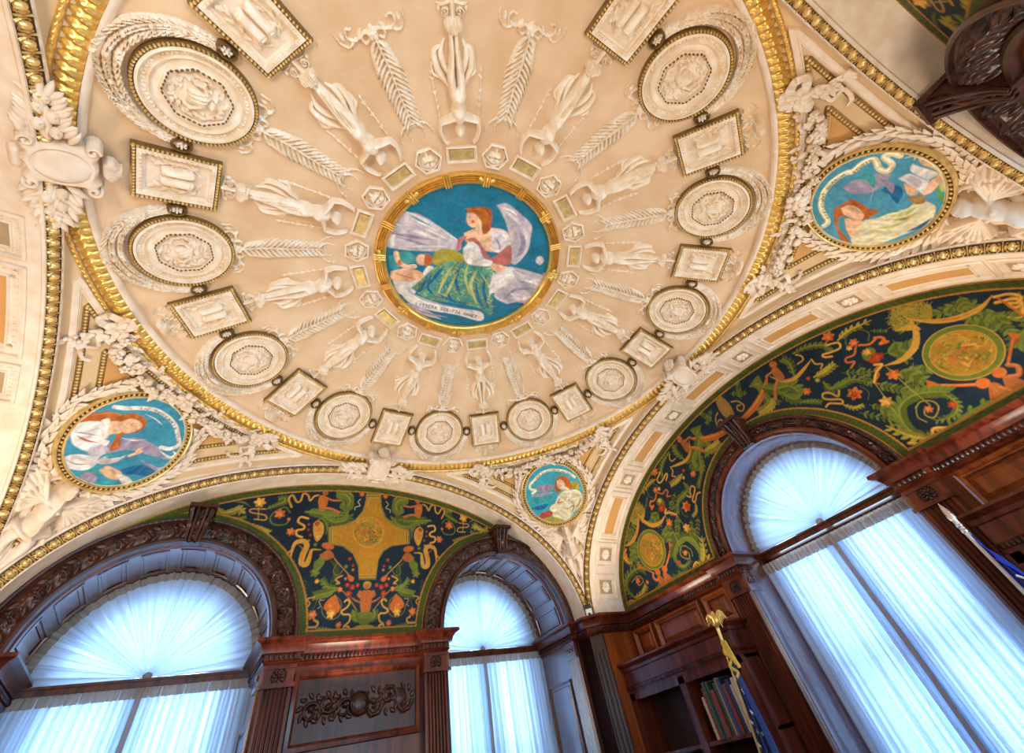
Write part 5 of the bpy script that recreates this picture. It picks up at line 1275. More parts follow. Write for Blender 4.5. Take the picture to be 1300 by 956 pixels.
ART_EMBLEM = """pE0 -20 667 -19 621 -31 565 -64 517 -110 490 -190 470 -178 388 -109 379 -58 346 -27 290 -18 231 63 233 69 321 92 363 135 391 230 405 229 476 151 501 95 541 69 601 60 675|pY0 -19 656 -18 613 -29 559 -61 513 -105 488 -182 469 -170 390 -104 382 -56 350 -26 297 -17 239 61 242 67 326 88 366 129 393 219 406 219 474 144 498 91 536 66 593 58 663|pE0 -18 651 -17 609 -28 557 -59 511 -103 487 -178 468 -167 391 -101 383 -54 352 -25 299 -16 243 60 246 65 328 86 367 127 394 215 407 214 473 141 496 89 534 65 590 57 658|pY0 -17 642 -16 602 -27 552 -57 509 -98 485 -171 467 -161 393 -97 385 -52 355 -24 304 -15 250 58 252 63 332 83 370 122 396 207 408 206 472 136 494 86 530 63 584 55 649|pD0 -17 637 -16 598 -26 550 -55 507 -96 484 -167 467 -157 394 -95 386 -51 357 -23 307 -15 254 57 256 62 334 82 372 120 397 202 409 201 471 133 493 84 528 61 580 54 644|CY6.4 10 457 86 462|SY3.5 -127 432 -147 407|SY6.4 -50 498 -1 514 65 493|Sy7.3 -40 400 19 427 71 392|SY6.8 -8 594 2 637|Sy5.7 4 308 31 263|SY6.2 -21 449 16 464 44 415|Sy5.9 -151 436 -114 420|Sy6.6 146 445 199 442|SR3.8 -35 474 14 489|SR3.7 -17 413 43 440|Gy0 10 457 77 461|Sy3.6 -108 469 -153 454 -147 407 -99 397|Sy3.4 -17 285 15 319 53 286 33 247|Sy3.9 132 471 186 454 147 414|Sy4 -22 614 30 619 34 557 -29 545"""
ART_RIGHT = """Ag28.4 -1082 50 -1117 109 -1077 158 -983 168 -939 141|Ay20.6 -1082 50 -1014 51 -967 74|Sy3.9 -1065 125 -1003 136 -977 102 -1016 91 -1031 113|FO21.1 -1015 115|FO12.9 -953 86|SY7.5 -1147 23 -1132 48 -1096 38 -1102 13 -1060 41 -1028 7 -988 19|Bg26.3 -1001 185 -1060 256|Bg26.4 -1002 255 -943 294|Bg29.2 -999 336 -905 369|SY10.2 -1019 289 -1058 260 -1027 212 -1002 227|Ag14.3 -968 20 -878 44|FR11.5 -955 159|Ag21.4 -584 20 -701 42 -830 42|Bg27.7 -962 204 -939 265|Bg23.9 -684 269 -734 230|Bg19.6 74 580 103 653|Bg17.1 44 642 103 598|Pg0 141 607 209 625 211 597 202 556 209 526 187 497 163 524 166 578|Ag29.6 174 548 176 483 210 471|Ay26 205 483 161 464 103 474|Ty6.2 168 601 191 581 187 536|TO34.8 250 597 208 559 159 528 97 506 28 496 -9 500|TY7.4 225 577 166 538 92 510 31 501|Pt0 -32 678 -6 668 9 616 7 567 -5 537 -32 536 -48 585 -47 634|Py0 -4 650 -11 648 -20 652 -26 660 -26 667 -20 669 -10 665 -4 657|PK0 -16 662 -18 661 -21 662 -22 664 -21 667 -19 668 -17 667 -15 665|PK0 -7 653 -9 652 -11 653 -13 655 -12 658 -10 659 -7 658 -6 656|Ty4 -19 637 -16 593 -19 555|TO5.2 -23 549 -8 530|SY5.2 25 603 53 585 66 546 44 529 28 549 38 566 53 560|Ag39.4 188 573 223 526 290 486 305 433|Ag29.8 239 496 264 435 290 414|Ay25.3 192 485 158 471 104 472|Ag23.3 338 511 359 570 349 615|TY18.2 254 581 284 525 331 501 387 509 439 524|TO4.9 262 566 290 523 341 505|Po0 277 606 304 601 307 565 302 535 281 527 268 564|So10.3 288 591 240 594|So13.7 272 544 238 522 208 480|PO0 315 607 304 601 291 607 285 619 287 632 298 637 311 632 318 619|Ag19.7 401 600 459 583 510 545 516 504|SY6 405 587 418 566 412 546 384 546|SY5.7 439 524 437 496 456 478 439 465|SY2.8 542 547 517 537|FO29.1 552 559|SY7.7 521 534 560 511 550 487 511 497 485 509 483 495 505 478|Ay20.9 395 452 441 443 493 444|Ay18.9 568 520 621 524 704 502|Sg3.1 639 438 664 469 644 508 607 514 577 485 579 458|SO7.9 606 448 634 426 671 429 682 410 658 402 683 392|SO7.2 594 451 567 429 536 436 528 419 548 404 523 392|FO20.7 600 470|FY13.6 574 463|Pg0 590 419 625 416 630 391 595 367 578 387|FY17.9 606 407|PR0 583 379 638 371 625 353 590 354|Bg9.8 674 467 706 432|Ag20.5 408 410 408 371 448 359 498 347 535 296|FO20.4 332 419|FR11.4 374 463|Fy12.2 396 432|Ag14.4 283 396 318 372 347 343|SY7.3 428 343 410 328 397 357 376 371 363 355 379 335 409 311 402 295 368 322 347 320|Sg2.4 482 253 503 277 497 311|Ay11.8 402 288 422 255 456 242|FO31.8 462 300|FR16.9 460 298|Bg17.2 485 396 555 340|Bg17.7 551 382 530 303|SO5.7 601 335 575 330 574 309 543 292 549 280|Bg18.6 424 230 483 153|Bg15.7 471 234 503 183|Pd0 745 456 785 484 839 457 860 406 822 379 757 380 729 410|My4.2 745 456 785 484 839 457 860 406 822 379 757 380 729 410|Py0 817 397 865 412 832 368 813 384|PY0 726 410 776 394 782 358 757 380|Bg26.8 856 369 928 323|Bg20.4 937 376 919 335|Bg24.3 914 274 962 229|Bg24 946 269 927 197|Bg29.8 698 387 674 311|Bg29.8 640 361 717 334|Bg33.2 679 274 610 195|Bg28.5 622 286 654 212|Bg24.2 542 284 585 217|Bg26.5 486 209 508 154|TY21.1 783 418 825 358 873 320 935 303 988 315|TO4.9 811 374 873 320 935 303|TY23.2 789 418 766 361 722 318 663 306 609 324|SY8.7 987 307 1016 287 1023 261 1005 251 990 265 988 245 999 239|SO5.4 989 296 983 209|Cg0 798 216 871 144|CY2.8 798 216 870 145|CZ0 797 215 855 157|CY2.8 797 215 855 157|Gy0 797 215 849 163|SO6.3 921 173 850 114|PO0 918 194 934 167 913 163|SO9.3 659 178 707 136 744 108|PO0 663 201 675 170 643 167|Po0 810 93 828 72 831 35 797 -1 780 33|So12.4 845 109 856 91 839 70 821 78|PO0 826 91 813 85 801 89 795 101 801 114 813 120 826 116 831 104|Po0 772 95 788 72 774 18 756 4 727 30|Po0 702 37 741 27 758 6 708 4 686 11|So15.2 779 63 803 14|PO0 775 88 762 82 749 86 743 98 748 111 761 117 774 113 780 101|Ty4.2 770 71 761 36|SR2.1 763 76 734 33|Ag31.2 551 20 510 64 507 119 537 169 596 179 646 156 679 129|Ay24.6 551 20 496 65 459 140|Sy3.7 573 141 598 149 623 131 621 104 588 84 575 104 587 122|Sy3 573 141 554 111 561 84|FO15.6 596 115|Sy2.5 608 226 609 122|Ag15.2 665 132 666 87 633 61 584 71|FR16 656 90|Ag10.9 572 22 678 35 738 42|FO14.4 613 21|SY9.2 544 41 562 54 604 28|SY7.5 563 48 570 23 555 17|SY9.5 471 53 491 35 484 19 530 18|FY11.9 496 32|Sy2.6 611 317 606 190|FO25.5 607 279|Sy2.7 542 294 505 116|FY25.4 520 211|SO8.5 663 436 680 418 676 393|FR25.5 615 368|SY8.4 589 348 607 332 573 320 542 294"""
ART_CENTRE = """Pc0 -343 99 -283 120 -168 99 -81 72 -77 31 -172 -12 -287 -55 -361 -63 -370 5|TL27.6 -339 108 -239 98 -100 81|TT11.1 -324 104 -237 91 -112 75|Tc42.8 -356 -37 -264 -20 -169 15|TL16.8 -356 43 -262 47 -131 49|Tm12.8 -331 -9 -237 1 -179 2|PT0 -331 -109 -266 -54 -164 -88 -145 -80 -234 -101 -292 -163|Pc0 172 60 298 76 384 74 387 -51 331 -118 244 -132 171 -99|TL22.2 207 46 295 35 367 56|Pc0 301 150 304 134 296 123 280 123 267 134 263 150 271 161 287 161|Tm17.9 235 -114 265 -39 355 0|Pc0 -20 287 13 310 84 297 156 274 181 227 206 158 189 76 133 98 122 147 81 206 29 255|TL17.4 5 283 97 263 167 229|Tm21.5 112 237 168 185 179 109|TL8.9 50 273 131 246 181 192|Pw0 -273 -219 -255 -165 -178 -150 -164 -88 -132 -92 -145 -174 -173 -264 -233 -269|Ps0 -296 -173 -244 -133 -187 -126 -158 -141 -188 -183 -260 -213 -288 -207|Ss22.3 -306 -81 -284 -114 -247 -125 -215 -111|Ps0 -177 -58 -176 -79 -188 -94 -207 -93 -220 -77 -221 -56 -209 -42 -191 -43|Ph0 -198 -32 -163 -34 -153 -70 -170 -91 -186 -71|Pr0 -270 -117 -269 -129 -272 -136 -279 -134 -285 -124 -287 -112 -283 -105 -276 -107|Tr6.2 -280 -176 -236 -175 -185 -172|Tw18.2 -325 -56 -341 -30 -339 4|Py0 -163 -17 -135 22 -61 29 0 2 -46 -36 -95 -67 -151 -64|PJ0 -189 -221 -165 -163 -135 -85 -96 -31 -27 -9 48 5 111 14 150 -67 225 -217 177 -214 104 -211 9 -229 -97 -253|MV7.4 -189 -221 -165 -163 -135 -85 -96 -31 -27 -9 48 5 111 14 150 -67 225 -217 177 -214 104 -211 9 -229 -97 -253|TB17.5 -99 -60 -112 -121 -132 -207|TB16.4 -33 -31 -24 -102 36 -177|TV14.6 -66 -45 -71 -123 -63 -218|TV16.9 42 -16 54 -108 129 -190|TB15.6 91 -14 119 -101 195 -195|TB14.4 -145 -136 -145 -213 -162 -230|TT16.2 -99 -97 -101 -184 -104 -235|TB13.9 59 -67 123 -161 180 -202|TB11.7 -58 -117 -14 -197 23 -223|TT13.5 28 -90 44 -194|TV13.2 -32 -67 -29 -163 -27 -224|TB10.3 -77 -204 12 -218 100 -202|TV11.6 -6 -19 17 -85 79 -159|TB11.4 -132 -111 -125 -184 -77 -224|TV10.2 64 -26 148 -88 169 -163|Ps0 -88 120 -48 163 28 198 84 199 118 154 94 108 41 84 -13 94 -55 84|PL0 14 179 50 202 95 187 126 140 98 100 49 114|Tw16.3 -12 154 35 185 93 177|Tw12.2 26 112 81 102 116 144|Tm7.6 33 159 68 140 94 108|Ts19.3 -31 146 11 140 43 111|Ss36.9 -67 202 -27 160|Ph0 -128 220 -89 246 -51 260 -22 247 4 187 -4 154 -22 158 -45 196 -80 212 -109 210|Ps0 -115 207 -86 217 -55 192 -59 162 -76 158 -102 174|Pr0 -69 185 -69 180 -73 175 -79 175 -83 178 -84 184 -79 188 -73 189|TO6.9 -109 225 -59 245 -27 229|Th10.2 3 186 -3 159|TK2.8 -101 192 -92 198|Tr2.8 -91 167 -82 170|Pq0 -70 98 -34 119 20 92 76 64 118 154 167 76 126 49 88 41 29 43 -42 90|Pw0 -61 55 -46 97 -3 90 42 49 84 49 89 23 4 -5 -37 13|TL10.7 -48 70 -2 56 50 34|Tm6.2 -41 38 10 16|Tq19.2 -77 31 -87 86 -69 112|Ss27.7 103 29 174 41|Tr8 95 44 146 76|Ps0 170 31 163 16 138 8 111 12 97 25 105 40 129 48 156 44|Pw0 116 -3 196 41 229 -23 187 -62 171 -99 150 -108|Tc8.4 128 -17 188 -31|Pw0 198 54 195 45 182 35 165 31 156 35 158 44 171 54 188 57|TL12.4 -339 89 -213 86 -128 76|Tm15.4 -354 -3 -278 16 -193 38|Tw9.8 -301 77 -208 72 -131 66|TL11.6 -310 -49 -225 -10 -125 35|Tc22.7 334 92 384 74 394 16|Tw14 251 16 320 26 388 24|TL16.1 245 -68 310 -83 361 -40|TB24 254 -150 310 -115 362 -105|Tc14.6 66 273 120 265 162 243|Tw9.8 -4 286 40 292 85 282|Tm9.4 167 113 186 140 186 185|Pw0 -215 -223 -154 -251 -55 -256 67 -243 165 -225 201 -260 175 -282 69 -285 -50 -307 -139 -311 -206 -278|Tm5.2 -212 -231 -144 -257 -45 -260 167 -229|Tc34.8 -194 -313 -100 -327 5 -339|Tm12.4 -132 -329 -50 -328 31 -317|TB8.9 275 -55 331 -53|XK26.6 -137 -300 -59 -287 62 -270 165 -261 LITTERA_SCRIPTA_MANET"""
ART_M1 = """Tm52.1 -57 -95 17 -2 173 13|TL6 -33 -4 6 9 34 32|Tm13.8 83 -37 168 -37 189 -2|TB40 58 -107 122 -68 192 -59|TL4.5 -45 105 -5 109 35 105|TB13.5 4 91 39 96|Ph0 -178 -27 -178 11 -147 48 -105 63 -79 87 -37 93 -8 76 -8 41 -23 25 -40 3 -14 -26 -13 -51 -27 -56 -46 -24 -59 2 -94 7 -141 -2 -161 -26|TO7.1 -172 10 -143 39 -100 58|TO6.6 -41 -15 -19 -35 -18 -51|TY4 -153 35 -125 55 -101 60|Pw0 -174 -56 -173 -23 -140 5 -111 13 -84 -3 -71 -33 -52 -33 -47 -68 -69 -92 -125 -94 -160 -73|Ps0 -115 22 -82 42 -56 27 -53 6 -73 -13 -68 -31|Pw0 -135 14 -124 30 -108 20 -85 -15 -73 -40 -97 -22|Tq7.7 -147 -65 -112 -64 -77 -54|Tm6.1 -162 -59 -135 -47 -98 -34|Tr5.3 -126 -68 -117 -46|Ps0 -83 38 -77 56 -61 70 -31 73 -13 61 -20 33 -35 17 -61 18|TK2.1 -51 56 -39 62|TK2.1 -28 40 -19 44|Tr3.4 -53 32 -42 33|Pr0 -46 51 -45 48 -46 47 -48 46 -51 48 -52 50 -52 52 -49 52|Pc0 -83 -79 -56 -51 -19 -63 -4 -86 17 -69 32 -44 28 -79 -8 -110 -62 -103|Pw0 -117 -150 -104 -122 -62 -103 -20 -112 -26 -146 -69 -164 -101 -161|Tm4.5 -107 -144 -66 -142 -37 -126|TT12.3 -28 -100 -18 -73 36 -58|Tw5 -7 -88 17 -69 33 -55|PT0 -20 -138 5 -108 54 -103 27 -134 -4 -145|Ps0 7 -129 16 -105 57 -102 79 -107 84 -131 51 -138|TO5 51 -105 62 -99|Pw0 65 -114 99 -107 136 -116 130 -135 102 -133|Pm0 28 -155 33 -170 22 -182 1 -186 -17 -178 -23 -163 -12 -150 9 -147|Tq3.1 -16 -177 -19 -153 12 -142|PT0 37 -171 62 -148 99 -145 99 -164 63 -176|Ss11.3 42 -44 57 -18|Ps0 59 0 65 -7 65 -18 59 -27 50 -27 44 -20 44 -9 50 -1|Sq4.5 59 -5 67 23|Sw16.4 -143 71 -111 88 -76 114 -33 135 21 139 77 127 117 102 151 74 136 46 106 35|Tw12.3 115 22 165 20 175 39 155 45|Tm2.4 -141 78 -121 87|XK11.8 -80 110 -30 132 28 135 87 118 145 76 IN_TENEBRIS_LUX"""
ART_M0 = """Tm44.4 -119 55 -45 43 17 40|TT44.4 -167 -13 -96 -18 -12 -17|TB29.5 -164 -55 -104 -62 -55 -55|Tr6.9 -78 68 -54 61|Tm19.7 -141 20 -66 9 -4 6|Py0 110 39 150 32 166 2 152 -24 117 -4|Ph0 46 88 84 87 110 70 115 37 119 1 97 -3 82 32 66 62 53 71 38 40 48 6 23 -7 10 17 27 63|Ps0 39 67 63 68 80 42 73 19 49 11 33 26 32 46|TK2 39 52 49 51|Tr3 34 36 43 32|Ss24.5 62 17 86 -5|PW0 17 -25 54 -6 105 -10 143 -21 164 -58 147 -103 124 -127 82 -145 35 -177 -29 -169 -54 -116 -52 -77 -16 -62|Tw12.7 114 -13 83 -45 43 -73|Ty9.8 58 -27 89 -26|Tq9.8 28 -39 5 -63 46 -64|Tw16.6 30 -80 -16 -97 -51 -107|Tm4.9 77 -63 97 -99 75 -133|Th6.8 55 -117 94 -108 54 -167|Tw14.7 -38 -65 -8 -69|Tt9.7 97 -129 133 -99 151 -74|PQ0 -136 -113 -121 -97 -72 -91 -46 -108 -63 -129 -121 -130|Tr3.9 -116 -99 -60 -104|Py0 -142 -132 -60 -135 10 -175 -34 -182 -99 -159|Tg14.7 -58 -145 -22 -146|SW16.8 -131 35 -106 46 -135 64 -132 89 -97 109 -46 136 8 143 66 128 119 97 153 57|XK16.8 -99 100 -50 134 8 141 66 127 140 76 LIBER_DILECTATIO_ANIMAE"""
ART_M3 = """Tm65.3 48 94 62 35 103 -16|TL5.8 55 11 6 8|TT24.6 84 69 91 35 55 11|TB36.3 47 -12 50 -46 4 -66|Tm19.9 88 7 67 -27 40 -42|PG0 127 -123 137 -146 101 -176 38 -199 1 -197 34 -161 77 -140|TT14.7 69 -149 44 -179 -1 -188|Td9.2 96 -166 54 -184|PV0 120 -137 112 -155 61 -167 69 -152|Ph0 -37 105 -18 85 5 64 -7 31 -24 4 -31 -27 -54 -12 -72 6 -72 44 -66 78 -110 75 -151 40 -172 23 -165 53 -90 92|Ps0 -34 85 -18 62 -28 33 -51 11 -73 13 -71 37 -59 67|TK2.3 -48 66 -54 53|TK2.2 -30 47 -34 37|Tr3.6 -52 36 -48 27|TO6.1 0 66 -8 42|Ps0 -75 63 -71 37 -83 3 -131 -6 -158 14 -128 42|PW0 -72 2 -56 -34 -31 -63 -12 -98 19 -115 14 -149 -3 -167 -61 -174 -86 -149 -138 -95 -175 -53 -190 -6 -160 22 -112 14|TV16.2 -47 -61 -32 -98 1 -121|TT10.1 -53 -19 -32 -56 -24 -82|Ty12.3 -61 -72 -51 -104 -28 -124|TB12.2 -100 -126 -75 -152 -42 -168|TV10.3 -104 -33 -86 -79 -60 -113|TT8.4 -120 -132 -95 -152|Tw7.8 -49 -157 -4 -164|Tw17.8 -99 2 -86 -43|Tq5.6 -103 29 -144 2|TG12.2 -125 -134 -88 -163 -39 -186|Pt0 30 -85 39 -121 17 -135 5 -119 17 -93|Ps0 75 -61 76 -77 51 -105 37 -100 40 -82|Ps0 164 -68 155 -89 133 -145 99 -150 49 -137 43 -117 75 -116 111 -134 127 -123 142 -87|Tr4.3 124 -145 58 -134|Pw0 92 -43 111 -66 92 -110 97 -118 48 -119 68 -86|Pw0 145 -62 137 -77 119 -131 102 -125 96 -109 120 -65|Pc0 93 -59 103 -72 87 -102 64 -100|Tm1.8 111 -66 99 -117|SW18.8 -117 119 -93 112 -42 144 11 152 59 139 100 107 111 84 139 66 154 39 124 17 116 -6 139 -12 163 15 175 -2 169 -23|TW7.2 161 -35 170 -60 154 -62|XK13.4 -82 113 -30 144 20 148 63 134 98 104 EFFICIUNT_CLARUM|XK12 102 83 133 64 152 42 STUDIO"""
# ------------------------------------------------------------------ painter: colour surfaces on fine flat grids
def lin(h):
    c = np.array([int(h[i:i + 2], 16) for i in (0, 2, 4)]) / 255.; return np.where(c < .04045, c / 12.92, ((c + .055) / 1.055) ** 2.4)
PAL = {'Y': 'd2a444', 'y': 'a89c3c', 'g': '6a7c2e', 'd': '38502e', 'O': 'c8702e', 'o': 'b06a38', 'R': 'a63c1c', 'W': 'd8cfa8', 'K': '14161c', 't': 'a07c44', 'E': '7c7a34', 'D': 'c08a28', 'Z': 'a8842e',
       's': 'e8b890', 'r': 'c86a50', 'h': 'b06028', 'q': 'b86a64', 'w': 'e2dcd4', 'c': 'c3b8bc', 'm': '9a90a4', 'L': 'dcd2d0', 'J': '5a9478', 'V': 'b9bd74', 'B': '1f6690', 'T': '3f9a9c', 'G': '5f9a52', 'Q': 'b4503e'}
PAL = {k: lin(v) for k, v in PAL.items()}
GLY = {'A': [[0, 0, .5, 1, 1, 0], [.2, .4, .8, .4]], 'B': [[0, 0, 0, 1, .7, 1, .8, .75, .6, .52, 0, .52], [.6, .52, .95, .3, .7, 0, 0, 0]], 'C': [[.95, .85, .5, 1, .1, .7, .1, .3, .5, 0, .95, .15]], 'D': [[0, 0, 0, 1, .6, 1, .95, .6, .95, .4, .6, 0, 0, 0]],
       'E': [[.85, 0, 0, 0, 0, 1, .85, 1], [0, .5, .65, .5]], 'F': [[0, 0, 0, 1, .85, 1], [0, .5, .65, .5]], 'I': [[.4, 0, .4, 1]], 'L': [[0, 1, 0, 0, .8, 0]], 'M': [[0, 0, .05, 1, .5, .25, .95, 1, 1, 0]], 'N': [[0, 0, 0, 1, .9, 0, .9, 1]], 'O': [[.5, 0, .05, .3, .05, .7, .5, 1, .95, .7, .95, .3, .5, 0]],
       'P': [[0, 0, 0, 1, .7, 1, .85, .75, .7, .5, 0, .5]], 'R': [[0, 0, 0, 1, .7, 1, .85, .75, .7, .5, 0, .5], [.4, .5, .9, 0]], 'S': [[.85, .85, .5, 1, .1, .8, .2, .55, .75, .42, .85, .2, .5, 0, .05, .15]], 'T': [[.45, 0, .45, 1], [0, 1, .9, 1]], 'U': [[0, 1, .05, .2, .45, 0, .85, .2, .9, 1]], 'X': [[0, 0, .9, 1], [0, 1, .9, 0]]}
class Canvas:
    dec = False; ax = 0.; br = None; k = 0
    def __init__(s, x0, x1, y0, y1, step, bg):
        s.x = np.linspace(x0, x1, int((x1 - x0) / step) + 2); s.y = np.linspace(y0, y1, int((y1 - y0) / step) + 2); s.st = step
        s.X, s.Y = np.meshgrid(s.x, s.y, indexing='ij'); s.c = np.zeros(s.X.shape + (3,)) + bg
        r_ = np.random.RandomState(11); s.n = np.zeros(s.X.shape)
        for i in range(14):
            f = r_.uniform(8, 60); a = r_.uniform(0, 6.28); s.n += np.sin((s.X * math.cos(a) + s.Y * math.sin(a)) * f + r_.uniform(0, 6.28) + 2 * np.sin(s.X * f * .4 + s.Y * f * .3)) / 14 * 2
        s.g = r_.rand(*s.X.shape) - .5
    def win(s, lo, hi, p):
        i0 = max(0, np.searchsorted(s.x, lo[0] - p)); i1 = min(len(s.x), np.searchsorted(s.x, hi[0] + p) + 1); j0 = max(0, np.searchsorted(s.y, lo[1] - p)); j1 = min(len(s.y), np.searchsorted(s.y, hi[1] + p) + 1)
        return slice(i0, i1), slice(j0, j1)
    def oil(s, f=1.):
        X, Y = s.X, s.Y; s.X, s.Y = X * f, Y * f; s.br = [s.brush(p_) for p_ in (.4, 1.3, 2.1, 2.8, .9)]; s.X, s.Y = X, Y
        s.c = np.clip(s.c * (1 + .16 * s.n + .14 * s.br[0])[..., None] + .03 * s.br[1][..., None] * np.array([-.4, .6, 1.]), 0, 1)
    def brush(s, ph):
        a = ph; u = s.X * math.cos(a) + s.Y * math.sin(a); v = -s.X * math.sin(a) + s.Y * math.cos(a); q = 0
        for f, w_ in ((60, .5), (113, .35), (190, .25)): q = q + w_ * np.sin(v * f + 3 * np.sin(u * f * .22 + ph * 3) + ph * 7) * (.5 + .5 * np.sin(u * f * .35 + 2 * np.sin(v * f * .3 + ph)))
        return q
    def mix(s, sl, al, col, var=.16):
        al = np.clip(al, 0, 1)[..., None]; v = 1 + var * s.n[sl] + .12 * s.g[sl]
        if not s.dec and s.br is not None:
            s.k += 1; b1 = s.br[s.k % 5][sl][..., None]; b2 = s.br[(s.k + 2) % 5][sl][..., None]
            c2 = col * v[..., None] * (1 + .40 * b1) + .085 * b2 * np.array([1., .1, -.9]) * (.3 + col.mean())
            s.c[sl] = s.c[sl] * (1 - al) + al * np.clip(c2, 0, 1); return
        s.c[sl] = s.c[sl] * (1 - al) + al * col * v[..., None]
    def poly(s, P, col, al=1., var=.16):
        P = np.asarray(P, float); sl = s.win(P.min(0), P.max(0), s.st * 2); X = s.X[sl]; Y = s.Y[sl]
        if X.size == 0: return
        ins = np.zeros(X.shape, bool); D = np.full(X.shape, 9.)
        for i in range(len(P)):
            a, b = P[i - 1], P[i]; c = (a[1] > Y) != (b[1] > Y); ins ^= c & (X < (b[0] - a[0]) * (Y - a[1]) / (b[1] - a[1] + 1e-15) + a[0])
            d = b - a; t = np.clip(((X - a[0]) * d[0] + (Y - a[1]) * d[1]) / (d @ d + 1e-15), 0, 1); D = np.minimum(D, np.hypot(X - a[0] - t * d[0], Y - a[1] - t * d[1]))
        s.mix(sl, al * np.clip(np.where(ins, D, -D) / (s.st * (1 if s.br is None else 2.0)) + .5, 0, 1), col, var)
    def line(s, P, w, col, al=1., var=.1):
        P = np.asarray(P, float); n = len(P); w = np.interp(np.linspace(0, 1, n), np.linspace(0, 1, np.size(w)), np.ravel(w)) / 2; sl = s.win(P.min(0), P.max(0), w.max() + s.st); X = s.X[sl]; Y = s.Y[sl]
        if X.size == 0: return
        D = np.full(X.shape, -9.)
        for i in range(n - 1):
            a, b = P[i], P[i + 1]; d = b - a; t = np.clip(((X - a[0]) * d[0] + (Y - a[1]) * d[1]) / (d @ d + 1e-15), 0, 1)
            D = np.maximum(D, w[i] + (w[i + 1] - w[i]) * t - np.hypot(X - a[0] - t * d[0], Y - a[1] - t * d[1]))
        s.mix(sl, al * np.clip(D / s.st + .5, 0, 1), col, var)
    def leafp(s, x, y, a, L, W, col):
        t = np.linspace(0, 1, 7); e = np.sin(PI * t) ** .8 * W / 2; ca, sa = math.cos(a), math.sin(a)
        s.poly([(x + L * u * ca - v * sa, y + L * u * sa + v * ca) for u, v in list(zip(t, e)) + list(zip(t[::-1], -e[::-1]))], col)
    def op(s, k, ck, w, P, txt=None):
        col = PAL[ck]; P = np.array(P, float).reshape(-1, 2) / 1000.; w = w / 1000. * ({'F': 1.5, 'A': 1.35, 'B': 1.25, 'S': 1.1}.get(k, 1) if s.dec else 1)
        sp = spline(P, 6) if len(P) > 2 else P
        if k == 'p': s.poly(P, col)
        elif k == 'P': s.poly(spline(np.vstack([P, P[:1]]), 4), col)
        elif k == 'S':
            s.line(sp, w, col)
            if w > s.st * 3 and ck != 'w': s.line(sp + w * .12, w * .4, np.minimum(col * 1.5, 1))
        elif k == 'T': s.line(sp, [w * .12, w * .8, w, w * .8, w * .12], col)
        elif k == 'A':
            sp = spline(P, 10) if len(P) > 2 else np.linspace(P[0], P[1], 14); n = len(sp); s.line(sp, [w * .3, w * .5, w * .12], col)
            for i in range(2, n - 1, 3):
                d = sp[i] - sp[i - 1]; a = math.atan2(d[1], d[0]); f = math.sin(PI * i / n) ** .6
                for sg in (-1, 1): s.leafp(sp[i][0], sp[i][1], a + sg * .75, w * (.75 + .2 * f), w * .34 * f + s.st, col * (1.15 if sg > 0 else .7))
            s.line(sp, [w * .05, w * .16, w * .04], np.minimum(col * 1.6, 1))
        elif k == 'B':
            n = 5; Q = np.linspace(P[0], P[-1], n + 1); d = P[-1] - P[0]; a = math.atan2(d[1], d[0]); s.line(Q, max(w * .08, s.st), col * .9)
            for i in range(n):
                for sg in (-1, 1): s.leafp(Q[i + 1][0] - d[0] * .04, Q[i + 1][1] - d[1] * .04, a + sg * .8, w * .9, w * .34, col * (1.25 if (i + sg) % 2 else .75))
            s.leafp(P[-1][0], P[-1][1], a, w * .9, w * .3, col)
        elif k == 'F':
            x, y = P[0]; hsh = abs(hash((round(x * 1000), round(y * 1000)))) % 628 / 100
            for i in range(6): s.leafp(x, y, hsh + i * 1.047, w * .62, w * .36, col * (.75 + .12 * i))
            s.leafp(x, y, hsh + .5, w * .4, w * .3, np.minimum(col * 1.5, 1)); s.line([(x, y), (x + .0001, y)], w * .28, np.minimum(col * 1.4 + .04, 1))
        elif k == 'C':
            r = np.linalg.norm(P[1] - P[0]); q = np.array(circle(P[0][0], P[0][1], r, 60) + [(P[0][0] + r, P[0][1])])
            s.line(q, w, col) if w else s.poly(q[:-1], col)
        elif k == 'G':                                           # figured roundel of small strokes
            r = np.linalg.norm(P[1] - P[0]); rr = np.random.RandomState(5)
            for i in range(120):
                a = rr.uniform(0, 6.28); q = r * math.sqrt(rr.rand()) * .92; x = P[0][0] + q * math.cos(a); y = P[0][1] + q * math.sin(a); L = rr.uniform(.02, .05); b = a + rr.uniform(-1.5, 1.5) + 1.57
                s.line([(x, y), (x + L * .5 * math.cos(b), y + L * .5 * math.sin(b)), (x + L * math.cos(b + .8), y + L * math.sin(b + .8))], [.001, .007, .001], PAL[['D', 'y', 'O', 'Y', 't', 'g'][i % 6]] * rr.uniform(.7, 1.2))
        elif k == 'M':                                           # dappled patch
            q = spline(np.vstack([P, P[:1]]), 4); rr = np.random.RandomState(8); lo, hi = P.min(0), P.max(0); tmp = []
            for i in range(520):
                x, y = rr.uniform(lo[0], hi[0]), rr.uniform(lo[1], hi[1]); c = False
                for a, b in zip(q[:-1], q[1:]):
                    if (a[1] > y) != (b[1] > y) and x < (b[0] - a[0]) * (y - a[1]) / (b[1] - a[1] + 1e-15) + a[0]: c = not c
                if c: a = rr.uniform(0, 3.1); s.line([(x, y), (x + .018 * math.cos(a), y + .018 * math.sin(a))], [w * .6, w * .3], PAL['VTyBVT'[i % 6]] if ck == 'V' else col * rr.uniform(.7, 1.3))
        elif k == 'X':
            sp = spline(P, 30) if len(P) > 2 else np.linspace(P[0], P[1], 30); L = np.r_[0, np.cumsum(np.linalg.norm(np.diff(sp, axis=0), axis=1))]; txt = txt.replace('_', ' '); n = len(txt); cw = L[-1] / n; h = w * .62
